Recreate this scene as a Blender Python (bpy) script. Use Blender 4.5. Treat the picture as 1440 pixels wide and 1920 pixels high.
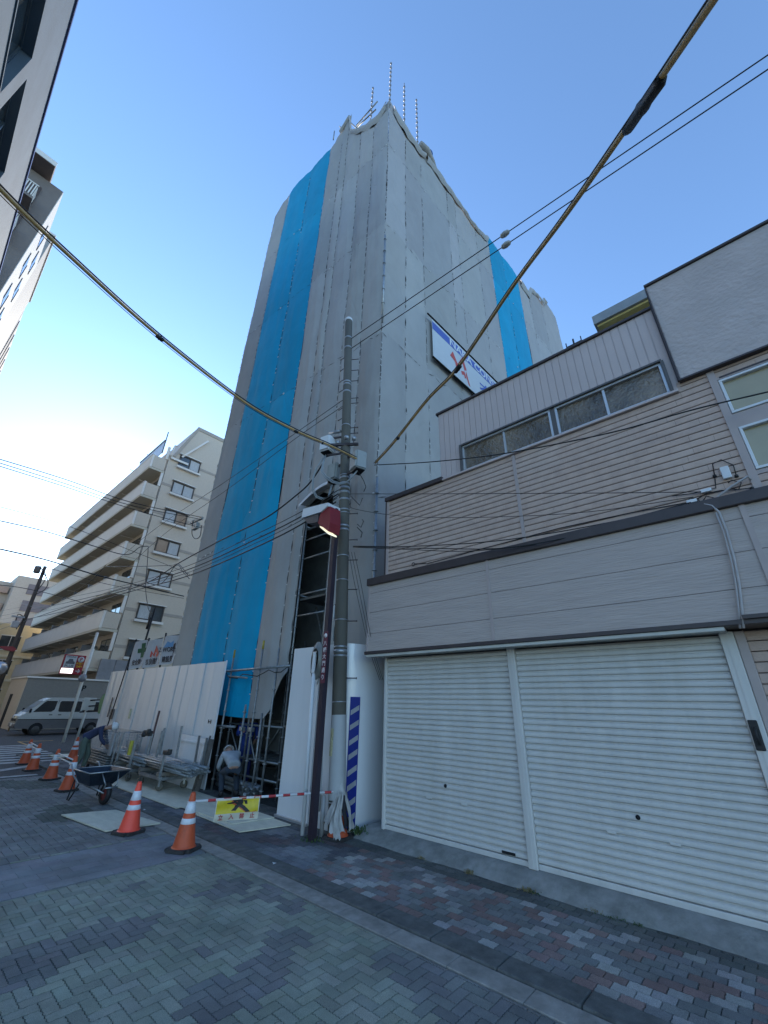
import bpy, bmesh, math, random
from mathutils import Vector, Matrix
random.seed(7)
R_ = math.radians
sc = bpy.context.scene
for o in list(bpy.data.objects): bpy.data.objects.remove(o)

# ------------------------------------------------------------------ camera
EYE = 1.75
CR = Vector((0.661603,-0.749551,0.021319)); CU = Vector((-0.334161,-0.269263,0.903235)); CF = Vector((0.671281,0.604707,0.428616))
cam = bpy.data.cameras.new('camera'); camo = bpy.data.objects.new('camera', cam)
sc.collection.objects.link(camo); sc.camera = camo
cam.sensor_fit = 'VERTICAL'; cam.sensor_height = 24.0; cam.sensor_width = 18.0
cam.lens = 24.0 * 764.0 / 1920.0
cam.clip_start = 0.05; cam.clip_end = 3000
camo.matrix_world = Matrix(((CR.x, CU.x, -CF.x, 0), (CR.y, CU.y, -CF.y, 0), (CR.z, CU.z, -CF.z, EYE), (0, 0, 0, 1)))

# ------------------------------------------------------------------ sky, sun, exposure
SUN_AZ, SUN_EL = R_(11), R_(19)      # azimuth from +Y (down the street) towards +X
w = bpy.data.worlds.new('World'); sc.world = w; w.use_nodes = True
nt = w.node_tree; bg = nt.nodes['Background']
sky = nt.nodes.new('ShaderNodeTexSky'); sky.sky_type = 'NISHITA'; sky.sun_disc = False
sky.sun_elevation = SUN_EL; sky.sun_rotation = SUN_AZ
sky.air_density = 1.0; sky.dust_density = 0.12; sky.ozone_density = 2.0; sky.altitude = 0
tn = nt.nodes.new('ShaderNodeMix'); tn.data_type = 'RGBA'; tn.blend_type = 'MULTIPLY'; tn.inputs[0].default_value = 1; tn.inputs[7].default_value = (0.83, 0.95, 1.07, 1)   # a clear, dry winter sky
nt.links.new(sky.outputs[0], tn.inputs[6]); nt.links.new(tn.outputs[2], bg.inputs[0]); bg.inputs[1].default_value = 0.098
sun = bpy.data.lights.new('sun', 'SUN'); suno = bpy.data.objects.new('sun', sun); sc.collection.objects.link(suno)
sun.energy = 3.2; sun.angle = R_(0.5); sun.color = (1, 0.88, 0.72)
sd = Vector((math.sin(SUN_AZ) * math.cos(SUN_EL), math.cos(SUN_AZ) * math.cos(SUN_EL), math.sin(SUN_EL)))
suno.rotation_euler = sd.to_track_quat('Z', 'Y').to_euler(); suno.location = (0, 0, 40)
sc.view_settings.view_transform = 'Standard'; sc.view_settings.look = 'None'
sc.view_settings.exposure = 2.05; sc.view_settings.gamma = 1

# ------------------------------------------------------------------ survey: a sight line of the camera met with a real plane
FPX = 764.0
def ray(x, y):
    d = CR * (x - 720) - CU * (y - 960) + CF * FPX
    return d.normalized()
def gx(x, y, X): r = ray(x, y); return Vector((0, 0, EYE)) + r * (X / r.x)
def gy(x, y, Y): r = ray(x, y); return Vector((0, 0, EYE)) + r * (Y / r.y)
def gz(x, y, Z=0.0): r = ray(x, y); return Vector((0, 0, EYE)) + r * ((Z - EYE) / r.z)

# ------------------------------------------------------------------ materials
MATS = {}
def M(name, col, rough=0.6, metal=0.0, var=0.10, vs=4.0, bump=0.0, bs=60.0, spec=0.4, stretch=None, dirt=None, dscale=1.2, bdist=0.01):
    if name in MATS: return MATS[name]
    m = bpy.data.materials.new(name); m.use_nodes = True; n = m.node_tree.nodes; l = m.node_tree.links
    p = n['Principled BSDF']; p.inputs['Roughness'].default_value = rough; p.inputs['Metallic'].default_value = metal
    p.inputs['Specular IOR Level'].default_value = spec
    tc = n.new('ShaderNodeTexCoord'); mp = n.new('ShaderNodeMapping'); l.new(tc.outputs['Object'], mp.inputs[0])
    if stretch: mp.inputs['Scale'].default_value = stretch
    nz = n.new('ShaderNodeTexNoise'); nz.inputs['Scale'].default_value = vs; nz.inputs['Detail'].default_value = 6; nz.inputs['Roughness'].default_value = 0.6
    l.new(mp.outputs[0], nz.inputs['Vector'])
    mx = n.new('ShaderNodeMix'); mx.data_type = 'RGBA'
    mx.inputs[6].default_value = (*[c * (1 - var) for c in col], 1); mx.inputs[7].default_value = (*[min(1, c * (1 + var)) for c in col], 1)
    cr = n.new('ShaderNodeMapRange'); cr.inputs[1].default_value = 0.3; cr.inputs[2].default_value = 0.7
    l.new(nz.outputs[0], cr.inputs[0]); l.new(cr.outputs[0], mx.inputs[0])
    out = mx.outputs[2]
    if dirt:
        n2 = n.new('ShaderNodeTexNoise'); n2.inputs['Scale'].default_value = dscale; n2.inputs['Detail'].default_value = 8; n2.inputs['Roughness'].default_value = 0.7
        l.new(mp.outputs[0], n2.inputs['Vector'])
        c2 = n.new('ShaderNodeMapRange'); c2.inputs[1].default_value = 0.5; c2.inputs[2].default_value = 0.75; c2.inputs[4].default_value = 0.6
        l.new(n2.outputs[0], c2.inputs[0])
        m2 = n.new('ShaderNodeMix'); m2.data_type = 'RGBA'; l.new(c2.outputs[0], m2.inputs[0]); l.new(out, m2.inputs[6]); m2.inputs[7].default_value = (*dirt, 1)
        out = m2.outputs[2]
    l.new(out, p.inputs['Base Color'])
    if bump:
        n3 = n.new('ShaderNodeTexNoise'); n3.inputs['Scale'].default_value = bs; n3.inputs['Detail'].default_value = 4
        l.new(mp.outputs[0], n3.inputs['Vector'])
        b = n.new('ShaderNodeBump'); b.inputs['Strength'].default_value = bump; b.inputs['Distance'].default_value = bdist
        l.new(n3.outputs[0], b.inputs['Height']); l.new(b.outputs[0], p.inputs['Normal'])
    MATS[name] = m; return m
def glass(name, col, rough=0.06, bump=0.0, bs=30, var=0.3, vs=2):
    return M(name, col, rough, 0, var, vs, bump, bs, spec=0.8)
def emit(name, col, s):
    m = bpy.data.materials.new(name); m.use_nodes = True; p = m.node_tree.nodes['Principled BSDF']
    p.inputs['Base Color'].default_value = (*col, 1); p.inputs['Emission Color'].default_value = (*col, 1); p.inputs['Emission Strength'].default_value = s
    MATS[name] = m; return m

# ------------------------------------------------------------------ mesh collector
class MB:
    def __init__(s): s.v = []; s.f = []; s.m = []; s.sm = []; s.c = []; s.marks = []
    def add(s, vs, fs, mi=0, smooth=False, col=None):
        k = len(s.v); s.marks.append((k, len(s.f))); s.v += [tuple(v) for v in vs]
        for f in fs:
            s.f.append(tuple(i + k for i in f)); s.m.append(mi); s.sm.append(smooth); s.c.append(col)
        return s
    def box(s, x0, x1, y0, y1, z0, z1, mi=0):
        x0, x1 = min(x0, x1), max(x0, x1); y0, y1 = min(y0, y1), max(y0, y1); z0, z1 = min(z0, z1), max(z0, z1)
        v = [(x0,y0,z0),(x1,y0,z0),(x1,y1,z0),(x0,y1,z0),(x0,y0,z1),(x1,y0,z1),(x1,y1,z1),(x0,y1,z1)]
        return s.add(v, [(3,2,1,0),(4,5,6,7),(0,1,5,4),(1,2,6,5),(2,3,7,6),(3,0,4,7)], mi)
    def bbox(s, x0, x1, y0, y1, z0, z1, b=0.01, mi=0):          # box with chamfered edges
        bm = bmesh.new(); bmesh.ops.create_cube(bm, size=1)
        for v in bm.verts: v.co = Vector(((x0+x1)/2 + v.co.x*abs(x1-x0), (y0+y1)/2 + v.co.y*abs(y1-y0), (z0+z1)/2 + v.co.z*abs(z1-z0)))
        bmesh.ops.bevel(bm, geom=bm.edges[:], offset=min(b, 0.45*min(abs(x1-x0), abs(y1-y0), abs(z1-z0))), segments=2, affect='EDGES', profile=0.5)
        return s.from_bm(bm, mi)
    def from_bm(s, bm, mi=0, smooth=False):
        bm.verts.index_update(); s.add([v.co[:] for v in bm.verts], [[v.index for v in f.verts] for f in bm.faces], mi, smooth); bm.free(); return s
    def obox(s, c, dx, dy, dz, mi=0):                            # box from centre and three half vectors
        c = Vector(c); dx = Vector(dx); dy = Vector(dy); dz = Vector(dz)
        v = [c+a*dx+b*dy+e*dz for e in (-1,1) for a, b in ((-1,-1),(1,-1),(1,1),(-1,1))]
        fs = [(3,2,1,0),(4,5,6,7),(0,1,5,4),(1,2,6,5),(2,3,7,6),(3,0,4,7)]
        if dx.cross(dy).dot(dz) < 0: fs = [f[::-1] for f in fs]
        return s.add(v, fs, mi)
    def bar(s, a, b, wd, ht=None, mi=0, up=(0,0,1)):             # rectangular bar from a to b
        a = Vector(a); b = Vector(b); t = (b-a); L = t.length; t.normalize(); u = Vector(up)
        if abs(t.dot(u)) > 0.97: u = Vector((0,1,0))
        sx = t.cross(u).normalized(); uy = sx.cross(t); ht = ht or wd
        return s.obox((a+b)/2, t*L/2, sx*wd/2, uy*ht/2, mi)
    def tube(s, pts, r, n=8, mi=0, cap=True, smooth=True):
        pts = [Vector(p) for p in pts]; rs = r if isinstance(r, (list, tuple)) else [r]*len(pts)
        vs = []; fs = []; prev = None
        for i, p in enumerate(pts):
            t = (pts[min(i+1, len(pts)-1)] - pts[max(i-1, 0)]).normalized()
            if prev is None: u = t.orthogonal().normalized()
            else:
                u = prev - t*prev.dot(t)
                u = u.normalized() if u.length > 1e-5 else t.orthogonal().normalized()
            prev = u; w_ = t.cross(u)
            for k in range(n):
                a = 2*math.pi*k/n; vs.append(p + (u*math.cos(a) + w_*math.sin(a))*rs[i])
        for i in range(len(pts)-1):
            for k in range(n): fs.append((i*n+k, i*n+(k+1)%n, (i+1)*n+(k+1)%n, (i+1)*n+k))
        s.add(vs, fs, mi, smooth)
        if cap: 
            k0 = len(s.v)-len(vs)
            s.f += [tuple(k0+k for k in range(n))[::-1], tuple(k0+len(vs)-n+k for k in range(n))]; s.m += [mi, mi]; s.sm += [False, False]; s.c += [None, None]
        return s
    def lathe(s, prof, c=(0,0,0), n=24, mi=0, axis=None, smooth=True):   # prof (r,z)
        A = Vector(axis or (0,0,1)).normalized(); U = A.orthogonal().normalized() if axis else Vector((1,0,0)); W = A.cross(U); c = Vector(c); vs = []; fs = []
        for r, z in prof:
            for k in range(n):
                a = 2*math.pi*k/n; vs.append(c + A*z + (U*math.cos(a) + W*math.sin(a))*max(r, 1e-4))
        for i in range(len(prof)-1):
            for k in range(n): fs.append((i*n+k, i*n+(k+1)%n, (i+1)*n+(k+1)%n, (i+1)*n+k))
        return s.add(vs, fs, mi, smooth)
    def prism(s, poly, d, mi=0):                                # planar 3D polygon swept by vector d
        poly = [Vector(p) for p in poly]; d = Vector(d); n = len(poly)
        nrm = Vector((0,0,0))
        for i in range(n): nrm += poly[i].cross(poly[(i+1)%n])
        if nrm.dot(d) < 0: poly = poly[::-1]
        v = poly + [p+d for p in poly]
        return s.add(v, [tuple(range(n))[::-1], tuple(range(n, 2*n))] + [(i, (i+1)%n, n+(i+1)%n, n+i) for i in range(n)], mi)
    def build_each(s, name, mat, parent=None, k=1):              # every k pieces added become one part of its own
        out = []; mk = s.marks + [(len(s.v), len(s.f))]
        for i in range(0, len(s.marks), k):
            (v0, f0), (v1, f1) = mk[i], mk[min(i+k, len(mk)-1)]
            q = MB(); q.v = s.v[v0:v1]; q.f = [tuple(j-v0 for j in f) for f in s.f[f0:f1]]; q.m = s.m[f0:f1]; q.sm = s.sm[f0:f1]; q.c = s.c[f0:f1]
            out.append(q.build(name, mat, parent))
        return out
    def build(s, name, mat, parent=None):
        org = Vector((0,0,0)); p = parent
        while p is not None: org += p.location; p = p.parent
        me = bpy.data.meshes.new(name); me.from_pydata([(v[0]-org.x, v[1]-org.y, v[2]-org.z) for v in s.v], [], s.f)
        for mm in (mat if isinstance(mat, (list, tuple)) else [mat]): me.materials.append(mm)
        me.polygons.foreach_set('material_index', s.m); me.polygons.foreach_set('use_smooth', s.sm)
        if any(c is not None for c in s.c):
            at = me.attributes.new('tint', 'FLOAT_COLOR', 'CORNER'); buf = []
            for f, c in zip(s.f, s.c): buf += list((c or (0.5,0.5,0.5)) + (1.0,))*len(f)
            at.data.foreach_set('color', buf)
        me.update()
        o = bpy.data.objects.new(name, me); sc.collection.objects.link(o); o.parent = parent
        return o

def tag(o, label=None, cat=None, group=None, kind=None):
    if label: o['label'] = label
    if cat: o['category'] = cat
    if group: o['group'] = group
    if kind: o['kind'] = kind
    return o
def thing(name, label, cat, loc=(0,0,0), group=None):
    o = bpy.data.objects.new(name, None); sc.collection.objects.link(o); o.location = loc; o.empty_display_size = 0.2
    return tag(o, label, cat, group)
def copy_tree(o, parent=None):
    c = o.copy(); sc.collection.objects.link(c)
    if parent: c.parent = parent
    for ch in list(o.children): copy_tree(ch, c)
    return c
def text_mesh(txt, size, ext=0.002, bold=0.0, align='CENTER'):   # lettering as real geometry in local XY, centred
    cu = bpy.data.curves.new('lettering', 'FONT'); cu.body = txt; cu.size = size; cu.extrude = ext; cu.offset = bold; cu.align_x = align; cu.align_y = 'CENTER'; cu.resolution_u = 3
    o = bpy.data.objects.new('lettering', cu); sc.collection.objects.link(o)
    dg = bpy.context.evaluated_depsgraph_get(); me = bpy.data.meshes.new_from_object(o.evaluated_get(dg))
    bpy.data.objects.remove(o); bpy.data.curves.remove(cu); return me
def add_text(mb, txt, c, right, up, size, mi=0, ext=0.002, bold=0.0, sx=1.0, align='CENTER'):
    me = text_mesh(txt, size, ext, bold, align); right = Vector(right); up = Vector(up); n = right.normalized().cross(up.normalized()); c = Vector(c)
    mb.add([c + right*v.co.x*sx + up*v.co.y + n*v.co.z for v in me.vertices], [tuple(p.vertices) for p in me.polygons], mi)
    bpy.data.meshes.remove(me)
def sag(a, b, s, n=24):
    a = Vector(a); b = Vector(b); return [a.lerp(b, i/n) - Vector((0,0,1))*s*4*(i/n)*(1-i/n) for i in range(n+1)]
def noise(x, y=0.0, z=0.0):
    from mathutils import noise as N
    return N.noise(Vector((x, y, z)))

# ------------------------------------------------------------------ palette
mConc = M('concrete', (0.20,0.20,0.19), 0.85, var=0.25, vs=3, bump=0.5, bs=90, dirt=(0.10,0.105,0.09), dscale=2.2)
mApron = M('apron_concrete', (0.22,0.222,0.212), 0.9, var=0.3, vs=5, bump=0.8, bs=45, dirt=(0.07,0.08,0.065), dscale=3)
mAsph = M('asphalt', (0.055,0.057,0.06), 0.9, var=0.3, vs=6, bump=0.8, bs=200)
mJoint = M('joint_sand', (0.035,0.038,0.036), 0.95, var=0.3, vs=20)
mWhiteP = M('road_paint', (0.30,0.31,0.31), 0.7, var=0.3, vs=9, dirt=(0.12,0.12,0.12), dscale=6)
mDark = M('dark_void', (0.012,0.013,0.015), 0.9, var=0.2)
mBlack = M('black_rubber', (0.018,0.018,0.02), 0.6, var=0.2, bump=0.2)
mSteel = M('galvanised_steel', (0.32,0.34,0.35), 0.42, 0.75, var=0.2, vs=12, dirt=(0.2,0.19,0.17), dscale=5)
mPipe = M('scaffold_tube', (0.26,0.28,0.29), 0.5, 0.6, var=0.25, vs=15, dirt=(0.15,0.13,0.11), dscale=6)
mBrown = M('brown_trim', (0.055,0.042,0.043), 0.45, var=0.12, vs=5)
mAlu = M('aluminium_frame', (0.50,0.51,0.52), 0.35, 0.5, var=0.08)
mWhite = M('white_paint', (0.62,0.64,0.66), 0.4, var=0.05, vs=3)
mCable = M('black_cable', (0.012,0.012,0.013), 0.5)
mOchre = M('ochre_cable_guard', (0.42,0.26,0.09), 0.4, var=0.25, vs=5)

def paver_mat(name, rough=0.85):
    m = bpy.data.materials.new(name); m.use_nodes = True; n = m.node_tree.nodes; l = m.node_tree.links; p = n['Principled BSDF']
    p.inputs['Roughness'].default_value = rough; p.inputs['Specular IOR Level'].default_value = 0.25
    a = n.new('ShaderNodeAttribute'); a.attribute_name = 'tint'; tc = n.new('ShaderNodeTexCoord')
    n1 = n.new('ShaderNodeTexNoise'); n1.inputs['Scale'].default_value = 220; n1.inputs['Detail'].default_value = 3; l.new(tc.outputs['Object'], n1.inputs['Vector'])
    n2 = n.new('ShaderNodeTexNoise'); n2.inputs['Scale'].default_value = 1.3; n2.inputs['Detail'].default_value = 8; n2.inputs['Roughness'].default_value = 0.7; l.new(tc.outputs['Object'], n2.inputs['Vector'])
    r1 = n.new('ShaderNodeMapRange'); r1.inputs[1].default_value = 0.25; r1.inputs[2].default_value = 0.75; r1.inputs[3].default_value = 0.55; r1.inputs[4].default_value = 1.45; l.new(n1.outputs[0], r1.inputs[0])
    r2 = n.new('ShaderNodeMapRange'); r2.inputs[1].default_value = 0.3; r2.inputs[2].default_value = 0.7; r2.inputs[3].default_value = 0.66; r2.inputs[4].default_value = 1.30; l.new(n2.outputs[0], r2.inputs[0])
    mm = n.new('ShaderNodeMath'); mm.operation = 'MULTIPLY'; l.new(r1.outputs[0], mm.inputs[0]); l.new(r2.outputs[0], mm.inputs[1])
    v = n.new('ShaderNodeVectorMath'); v.operation = 'SCALE'; l.new(a.outputs['Color'], v.inputs[0]); l.new(mm.outputs[0], v.inputs['Scale']); l.new(v.outputs[0], p.inputs['Base Color'])
    b = n.new('ShaderNodeBump'); b.inputs['Strength'].default_value = 0.5; b.inputs['Distance'].default_value = 0.004; l.new(n1.outputs[0], b.inputs['Height']); l.new(b.outputs[0], p.inputs['Normal'])
    return m
mPav = paver_mat('paver_blocks')

# ------------------------------------------------------------------ ground
g = MB(); g.add([(-900,-900,-0.03),(900,-900,-0.03),(900,900,-0.03),(-900,900,-0.03)], [(0,1,2,3)]); tag(g.build('ground', mAsph), kind='structure')
GX0, GX1 = 3.47, 3.68      # gutter, then kerb slab to 3.92, then pavement to 5.2
# paver beds
g = MB(); g.box(-3.0, 3.47, -6, 16, -0.02, -0.012); g.box(3.92, 5.9, -6, 20, -0.02, -0.012); tag(g.build('joint_sand', mJoint), kind='structure')

def wav(t, p, a): 
    u = (t/p) % 1.0
    return a*(abs(4*u-2)-1) if True else 0
def block(mb, x0, x1, y0, y1, z, col, unit, teeth, gap=0.0042, amp=0.0038):
    pts = []
    def edge(ax, ay, bx, by):
        n = max(1, int(round(max(abs(bx-ax), abs(by-ay))/unit*teeth)))
        for i in range(n):
            t = i/n; pts.append((ax+(bx-ax)*t, ay+(by-ay)*t, abs(bx-ax) > abs(by-ay)))
    edge(x0,y0,x1,y0); edge(x1,y0,x1,y1); edge(x1,y1,x0,y1); edge(x0,y1,x0,y0)
    cx, cy = (x0+x1)/2, (y0+y1)/2; v = []
    for x, y, hor in pts:
        dx = dy = 0
        if teeth > 1:
            ph = wav(x, unit/ (teeth/2), amp) if hor else 0; pv = 0 if hor else wav(y, unit/(teeth/2), amp)
            dy, dx = ph, pv
        sx = (gap if abs(x-x0) < 1e-5 else -gap if abs(x-x1) < 1e-5 else 0); sy = (gap if abs(y-y0) < 1e-5 else -gap if abs(y-y1) < 1e-5 else 0)
        v.append((x+dx+sx, y+dy+sy))
    n = len(v); tz = [random.uniform(-0.0012, 0.0012) for _ in range(2)]
    top = [(x, y, z + (x-cx)*tz[0]*8 + (y-cy)*tz[1]*8) for x, y in v]; bot = [(x + (x-cx)*0.02, y + (y-cy)*0.02, z-0.010) for x, y in v]
    mb.add(top+bot, [tuple(range(n))] + [(n+i, n+(i+1)%n, (i+1)%n, i) for i in range(n)], 0, False, col)
def jit(c, a=0.12):
    k = 1 + random.uniform(-a, a); return tuple(x*k*(1+random.uniform(-0.03, 0.03)) for x in c)
GREEN = (0.235,0.250,0.205); DARKB = (0.165,0.165,0.160); GREYB = (0.10,0.108,0.118); SLATE = (0.175,0.180,0.175)
patches = [(gz(x, y), s) for x, y, s in ((430,1665,.30),(500,1675,.22),(225,1745,.34),(155,1752,.2),(60,1800,.34),(10,1840,.3),(390,1785,.05),(530,1790,.0),(1000,1900,.0),(530,1765,.25),(500,1820,.27),(430,1860,.33),(405,1900,.15),(545,1700,.2),(250,1660,.16),(700,1890,.0),(1060,1700,.0))]
def road_col(x, y):
    if y > 7.25: return jit(SLATE if noise(x*0.9, y*0.6, 3) > -0.25 else (0.085,0.10,0.09), 0.16)
    for p, s in patches:
        if s and abs(x-p.x)*0.9 + abs(y-p.y)*1.1 < s + 0.09*noise(x*9, y*9): return jit(DARKB)
    if x > 2.75 + 0.16*math.sin(y*2.1) and y < 2.9 and (x-2.75) > 0.25*(y-1.3): return jit(SLATE, 0.14)
    return jit(GREEN, 0.13)
def herring(mb, X0, X1, Y0, Y1, u, colf, teethf):
    for i in range(int(X0/u)-1, int(X1/u)+2):
        for j in range(int(Y0/u)-1, int(Y1/u)+2):
            c = (i-j) % 4
            if c == 0: r = (i*u, (i+2)*u, j*u, (j+1)*u)
            elif c == 3: r = (i*u, (i+1)*u, j*u, (j+2)*u)
            else: continue
            a = (max(r[0], X0), min(r[1], X1), max(r[2], Y0), min(r[3], Y1))
            if a[1]-a[0] < 0.02 or a[3]-a[2] < 0.02: continue
            cx, cy = (a[0]+a[1])/2, (a[2]+a[3])/2
            block(mb, *a, random.uniform(-0.001, 0.001), colf(cx, cy), u, teethf(cx, cy))
pb = MB()
tf = lambda x, y: 6 if (x > 0.4 and y < 3.6 and y > -0.3) else (4 if y < 6 and y > -1 and x > -0.5 else 1)
herring(pb, -3.0, 3.46, -1.5, 6.02, 0.088, road_col, tf)
herring(pb, -3.0, 3.46, 7.22, 14.2, 0.098, road_col, lambda x, y: 1)
# bluish band of larger flags across the road
y = 6.05
row = 0
while y < 7.19:
    x = -3.0 - (0.15 if row % 2 else 0)
    while x < 3.45:
        a = max(x, -3.0); b = min(x+0.30, 3.45)
        if b-a > 0.03: block(pb, a, b, y, y+0.187, random.uniform(-0.001,0.001), jit((0.20,0.205,0.215), 0.10), 0.1, 1, 0.0022)
        x += 0.30
    y += 0.19; row += 1
tag(pb.build('road', mPav), kind='structure')
far = MB(); far.box(-3.0, 3.46, 14.3, 60, -0.02, 0.0); far.box(-3.0, 3.46, -12, -1.6, -0.02, 0.0); far.box(3.46, 5.9, 20, 60, -0.02, 0.0); far.box(5.9, 40, 19.3, 33.0, -0.02, -0.001); far.box(-60,-3.0,20,30,-0.02,-0.001)
tag(far.build('asphalt_road', mAsph), kind='structure')
# crossing marks, far left
cw = MB()
for i in range(9):
    a = 17.2 + i*0.72; cw.box(-1.0+0.05*i, 4.7, a, a+0.34, 0.0, 0.004)
cw.box(-3, 3.3, 14.35, 14.55, 0.0, 0.0045)
for i in range(16):
    t = i/16; t2 = (i+1)/16
    f = lambda t: (1.5+2.4*math.sin(t*1.5), 14.8+2.0*t)
    a, b = f(t), f(t2); cw.add([(a[0], a[1], 0.0085), (a[0]+0.02, a[1]+0.38, 0.0085), (b[0]+0.02, b[1]+0.38, 0.0085), (b[0], b[1], 0.0085)], [(0,3,2,1)])
tag(cw.build('road_markings', mWhiteP), kind='structure')
ym = MB(); ym.box(4.7, 5.9, 25.0, 25.12, 0.0, 0.004); ym.box(4.62,4.70,22.5,25.1,0.0,0.004)
tag(ym.build('yellow_road_markings', M('yellow_paint', (0.42,0.24,0.06), 0.7, var=0.3, vs=8)), kind='structure')

# gutter, kerb slab
gt = MB()
yy = -6.0
while yy < 14.2:
    gt.bbox(3.475, 3.68, yy+0.002, yy+0.598, -0.05, 0.006, 0.006); yy += 0.6
tag(gt.build('gutter', M('gutter_concrete', (0.25,0.24,0.22), 0.85, var=0.3, vs=6, bump=0.6, bs=120, dirt=(0.10,0.10,0.09), dscale=4)), kind='structure')
kb = MB(); yy = -6.3
while yy < 19.5:
    kb.bbox(3.685, 3.915, yy+0.003, yy+0.597, -0.05, 0.022, 0.012); yy += 0.6
tag(kb.build('kerb', M('kerb_stone', (0.095,0.10,0.098), 0.9, var=0.35, vs=8, bump=0.8, bs=110, dirt=(0.05,0.055,0.05), dscale=5)), kind='structure')
# pavement: running bond, pale zigzag lines between red and dark blocks
def side_col(i, j, x, y):
    if x > 4.98 - 0.12*noise(y*1.7, 1): return jit((0.10,0.105,0.10), 0.2)
    if y > 4.6:
        if y > 7.6: return jit((0.085,0.092,0.105), 0.25) if noise(x*2, y*1.5) > -0.1 else jit((0.15,0.16,0.175), 0.12)
        n = noise(x*1.6, y*1.3, 5); return jit((0.16,0.17,0.18), 0.18) if n > 0.12 else jit((0.105,0.085,0.088), 0.2) if n < -0.18 else jit((0.09,0.095,0.105), 0.2)
    a = (j + i) % 9; b = (j - i + 3) % 9
    if a == 0 or b == 0: return jit((0.285,0.285,0.275), 0.14)
    h = noise(x*5.1 + 9, y*5.1)
    if h > 0.08: return jit((0.205,0.145,0.135), 0.16)
    return jit((0.165,0.168,0.166), 0.18)
sp = MB(); ux, uy = 0.105, 0.15
for i in range(int((5.5-3.92)/ux)+1):
    for j in range(int(-3/uy), int(17/uy)):
        x0 = 3.925 + i*ux; x1 = min(x0+ux, 5.52); y0 = j*uy + (uy/2 if i % 2 else 0)
        block(sp, x0, x1, y0, y0+uy, 0.012+random.uniform(-0.0015,0.0015), side_col(i, j, (x0+x1)/2, y0), 0.1, 4 if y0 < 4.5 and y0 > -1 else 1)
tag(sp.build('pavement', mPav), kind='structure')
# sloping concrete apron under the shop front, with a ragged lower edge
ap = MB(); N = 90; ys = [-4.0 + 9.15*i/N for i in range(N+1)]
vs = []
for y in ys:
    e = 5.22 + 0.05*noise(y*1.3, 2) + 0.018*noise(y*7, 4)
    vs += [(e, y, 0.012), (e+0.02, y, 0.030+0.01*noise(y*5)), (5.40, y, 0.105+0.012*noise(y*2.1, 7)), (5.50, y, 0.135+0.006*noise(y*3)), (5.9, y, 0.14)]
ap.add(vs, [(5*i+k, 5*i+k+1, 5*(i+1)+k+1, 5*(i+1)+k) for i in range(N) for k in range(4)], 0, True)
for y in (0, N):
    pass
tag(ap.build('concrete_apron', mApron), kind='structure')
ap2 = MB(); ap2.add([v for y in (5.15,) for v in [(5.22,y,0.012),(5.24,y,0.03),(5.40,y,0.105),(5.5,y,0.135),(5.9,y,0.14),(5.9,y,-0.02),(5.2,y,-0.02)]], [(0,1,2,3,4,5,6)])
tag(ap2.build('concrete_apron', mApron), kind='structure')

# ------------------------------------------------------------------ shop building (mauve siding, shutters)
XF = 5.53
mSide = M('mauve_brick_siding', (0.47,0.345,0.285), 0.62, var=0.10, vs=7, bump=0.5, bs=60, dirt=(0.54,0.43,0.37), dscale=0.8)
mFas = M('ribbed_fascia_siding', (0.42,0.355,0.325), 0.6, var=0.07, vs=4, bump=0.9, bs=14, stretch=(1,0.35,4), bdist=0.012)
mVert = M('vertical_siding', (0.50,0.42,0.40), 0.45, var=0.04, vs=2)
mStuc = M('stucco', (0.46,0.40,0.385), 0.85, var=0.08, vs=2, bump=1.0, bs=16, bdist=0.02, stretch=(1,1,1.2), dirt=(0.40,0.36,0.35), dscale=1.5)
mTrim = M('mauve_trim', (0.40,0.33,0.31), 0.5, var=0.05)
mShut = M('shutter_enamel', (0.56,0.545,0.52), 0.42, var=0.06, vs=2.5, dirt=(0.47,0.455,0.42), dscale=1.6, stretch=(1,2.2,0.45))
mShutG = M('shutter_gap', (0.16,0.15,0.15), 0.7)
mFrost = M('patterned_glass', (0.13,0.10,0.07), 0.13, var=0.85, vs=1.4, bump=1.0, bs=16, spec=0.8, bdist=0.03)  # strong mottling in the brown imitates warm reflections in the panes
mCream = M('cream_blind_pane', (0.36,0.31,0.20), 0.12, var=0.05, spec=0.7)
shop = thing('shop_building', 'two storey mauve sided shop building with white roller shutters along the pavement', 'building', (XF, 4.9, 0))
SY = 4.88                                                     # left end wall
b = MB(); b.box(XF+0.12, 13, -8, SY-0.04, 0.0, 5.35); b.box(XF+0.10, 13, -8, 3.55, 5.35, 6.9); b.box(5.56,13,-8,-0.16,5.6,7.3)
b.build('wall', mTrim, shop)
# brick-pattern siding: courses with raised lower lip, staggered joints
def courses(mb, X, Y0, Y1, Z0, Z1, n, jl=0.45):
    h = (Z1-Z0)/n
    for k in range(n):
        z = Z0 + k*h
        pr = [(X, z+0.004), (X-0.016, z+0.007), (X-0.018, z+h*0.3), (X-0.012, z+h-0.004), (X+0.02, z+h-0.002), (X+0.02, z+0.004)]
        y = Y0 - (jl*0.5 if k % 2 else 0) - random.choice((0, 0.15, 0.3))
        while y < Y1:
            a = max(y+0.0012, Y0); c = min(y+jl-0.0012, Y1)
            if c-a > 0.01: mb.prism([(p[0], a, p[1]) for p in pr], (0, c-a, 0), 0)
            y += jl
m = MB(); courses(m, XF, 2.20, SY-0.03, 3.92, 5.46, 17); courses(m, XF, -0.40, 2.16, 3.92, 5.46, 17); courses(m, XF, -0.40, -0.09, 5.46, 5.62, 2); courses(m, XF, -4, -0.42-0.05, 5.46, 5.64, 2); courses(m, XF, -4, -0.47, 3.92, 4.10, 2)
m.build('brick_siding', mSide, shop)
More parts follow.
